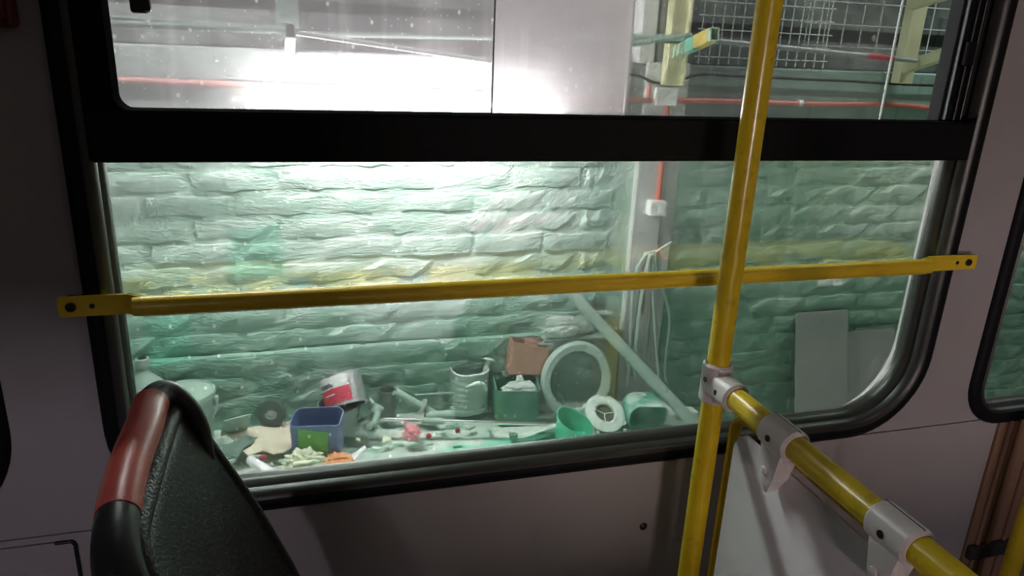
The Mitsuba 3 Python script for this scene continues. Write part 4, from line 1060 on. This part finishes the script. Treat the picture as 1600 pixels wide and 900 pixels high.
# hanging straps
k = thing('hanging_straps', 'bundle of pale straps and cords hanging from a hook on the pilaster', 'straps')
hk = P(1017, 394, Y=2.79)
part(k, 'hook', hull_path([hk + np.array([-.03, 0, -.004]), hk, hk + np.array([.03, -.004, .008]), hk + np.array([.06, -.008, .028]), hk + np.array([.085, -.012, .045])], .005), PALER)
part(k, 'ribbon', sweep(smooth_path([hk + np.array([.02, -.005, 0]), hk + np.array([.04, -.012, .012]), hk + np.array([.045, -.012, -.01]), hk + np.array([.07, -.014, -.022])], 20), .008, 10, squash=.35), PINK, label='faded pink ribbon at the hook')
for i, (pts, r, sq, m_) in enumerate((([(1010, 396), (996, 418), (988, 460), (984, 540), (980, 600)], .011, .45, RAG),
                                   ([(1014, 396), (1008, 425), (1000, 470), (992, 540), (990, 590)], .020, .3, RAG),
                                   ([(1020, 396), (1018, 430), (1020, 480), (1026, 560), (1030, 605)], .009, .6, RAG),
                                   ([(1024, 396), (1028, 430), (1038, 460), (1046, 500), (1040, 560), (1042, 600)], .006, 1, PALE))):
    P_ = [P(x, y, Y=2.785 - .005 * i + .00 * j) for j, (x, y) in enumerate(pts)]
    part(k, 'strap', sweep(smooth_path(P_, 40), r, 14, squash=sq), m_)
P_ = [P(x, y, Y=2.79) for x, y in ((1006, 415), (1006, 450), (1005, 490))]
part(k, 'strap', sweep(smooth_path(P_, 20), .016, 12, squash=.4), prin('strap_pink', (.58, .40, .36), .8), label='pinkish cloth between the straps')
# leaning boards at the right
def board(pts, ytop, ybot, th, m_, label):
    (x0, y0), (x1, y1) = pts
    a, b = P(x0, y0, Y=ytop), P(x1, y1, Y=ytop)
    zt = (a[2] + b[2]) / 2
    V = []
    for x in (a[0], b[0]):
        for y, z in ((ybot, LOWZ), (ytop, zt)):
            V += [(x, y, z), (x, y + th, z + .0)]
    m = trimesh.convex.convex_hull(np.array(V))
    return solo('leaning_board', m, m_, label, 'board', smooth=False)
board(((1245, 489), (1325, 485)), 2.80, 2.60, .008, BOARDM, 'taller grey board leaning against the wall at the right')
board(((1322, 519), (1398, 514)), 2.81, 2.63, .008, BOARDM, 'shorter grey board leaning beside the taller board')
# red caps
for i, (px, py) in enumerate(((670, 683), (715, 675), (412, 717))):
    c_ = G(px, py)
    ds = ('red bottle cap on the ground below the flanged pipe', 'red bottle cap on the ground in front of the cut jug', 'red bottle cap on the ground by the cardboard sheet')[i]
    solo('bottle_cap', lathe([(0, 0), (.009, 0), (.010, .003), (.0095, .012), (.008, .0135), (0, .0135)], 18, (c_[0], c_[1], gz(c_[0]))), REDC, ds, 'cap', 'red bottle caps on the ground')
# chips and shards of plaster and plastic
rs = np.random.RandomState(11)
shards = [(600, 690, 24, RAGY, 'cream broken chip right of the drive shaft joint'), (622, 683, 20, CARDP, 'tan angular chip in front of the silver shaft near its joint'), (648, 690, 12, MGREY, 'small grey chip left of the first red bottle cap'),
          (657, 692, 16, MGREY, 'grey shard standing out just left below the first red cap'), (690, 670, 22, PALE, 'pale chip between the two red caps before the shaft'), (640, 668, 26, PALE, 'long pale chip just before the silver shaft by the pink rag'),
          (735, 670, 20, MGREY, 'grey chip before the shaft in front of the cut jug'), (764, 673, 18, PALE, 'pale chip before the shaft in front of the green tub'), (560, 688, 14, CARDP, 'tan chip at the foot of the dark pail'), (588, 704, 26, PALER, 'white plaster chip beside the right hand squeezed tube'),
          (440, 722, 16, PALE, 'pale chip just left of the cream rag'), (428, 728, 14, MGREY, 'grey chip beside the end of the left squeezed tube'), (402, 714, 18, MGREY, 'grey chip behind the left squeezed tube'), (362, 724, 22, MGREY, 'grey chip nearest the seat by the black plastic sheet'),
          (556, 674, 14, PALE, 'pale chip between the blue container and the shaft joint'), (702, 668, 14, RAG, 'whitish chip above the second red cap'), (800, 682, 22, GREENTUB, 'dark green shard before the green flap'), (782, 702, 14, GREENTUB, 'small green shard on the green paint spill'),
          (716, 702, 18, GREENTUB, 'green shard on the ground nearest the window frame middle'), (934, 678, 10, PALER, 'tiny white chip right of the bright green cup'), (958, 670, 12, MGREY, 'grey chip below the cover plate'), (977, 674, 10, PALER, 'tiny white chip left of the lying container'), (344, 692, 18, PALE, 'pale chip beside the lidded bucket')]
for i, (px, py, s, m_, ds) in enumerate(shards):
    c_ = G(px, py); L = s * mpp(px, py, c_[1])
    n = rs.randint(5, 8); an = np.sort(rs.uniform(0, 2 * np.pi, n))
    pg = Polygon([(L * .5 * math.cos(t) * rs.uniform(.7, 1), L * .38 * math.sin(t) * rs.uniform(.7, 1)) for t in an]).convex_hull
    m = trimesh.creation.extrude_polygon(pg, .006 + .004 * rs.rand())
    m = xf(m, (0, 0, 0), rs.uniform(0, 360), rs.uniform(-14, 14))
    m.apply_translation((c_[0], c_[1], 0)); m = on_ground(m)
    solo('plaster_chip', m, m_, ds, 'chip', 'broken chips on the ground', smooth=False)
# basin beyond the right window
c_ = G(1600, 640); c_ = np.array([c_[0] + .05, c_[1] + .06, LOWZ])
k = thing('pale_basin', 'pale round basin on the ground seen through the right window', 'basin')
add(k, xf(lathe([(0, 0), (.07, 0), (.11, .05), (.115, .055), (.108, .055), (.07, .008), (0, .008)], 32), c_ + np.array([0, 0, .045]), 0, 55), PALE)
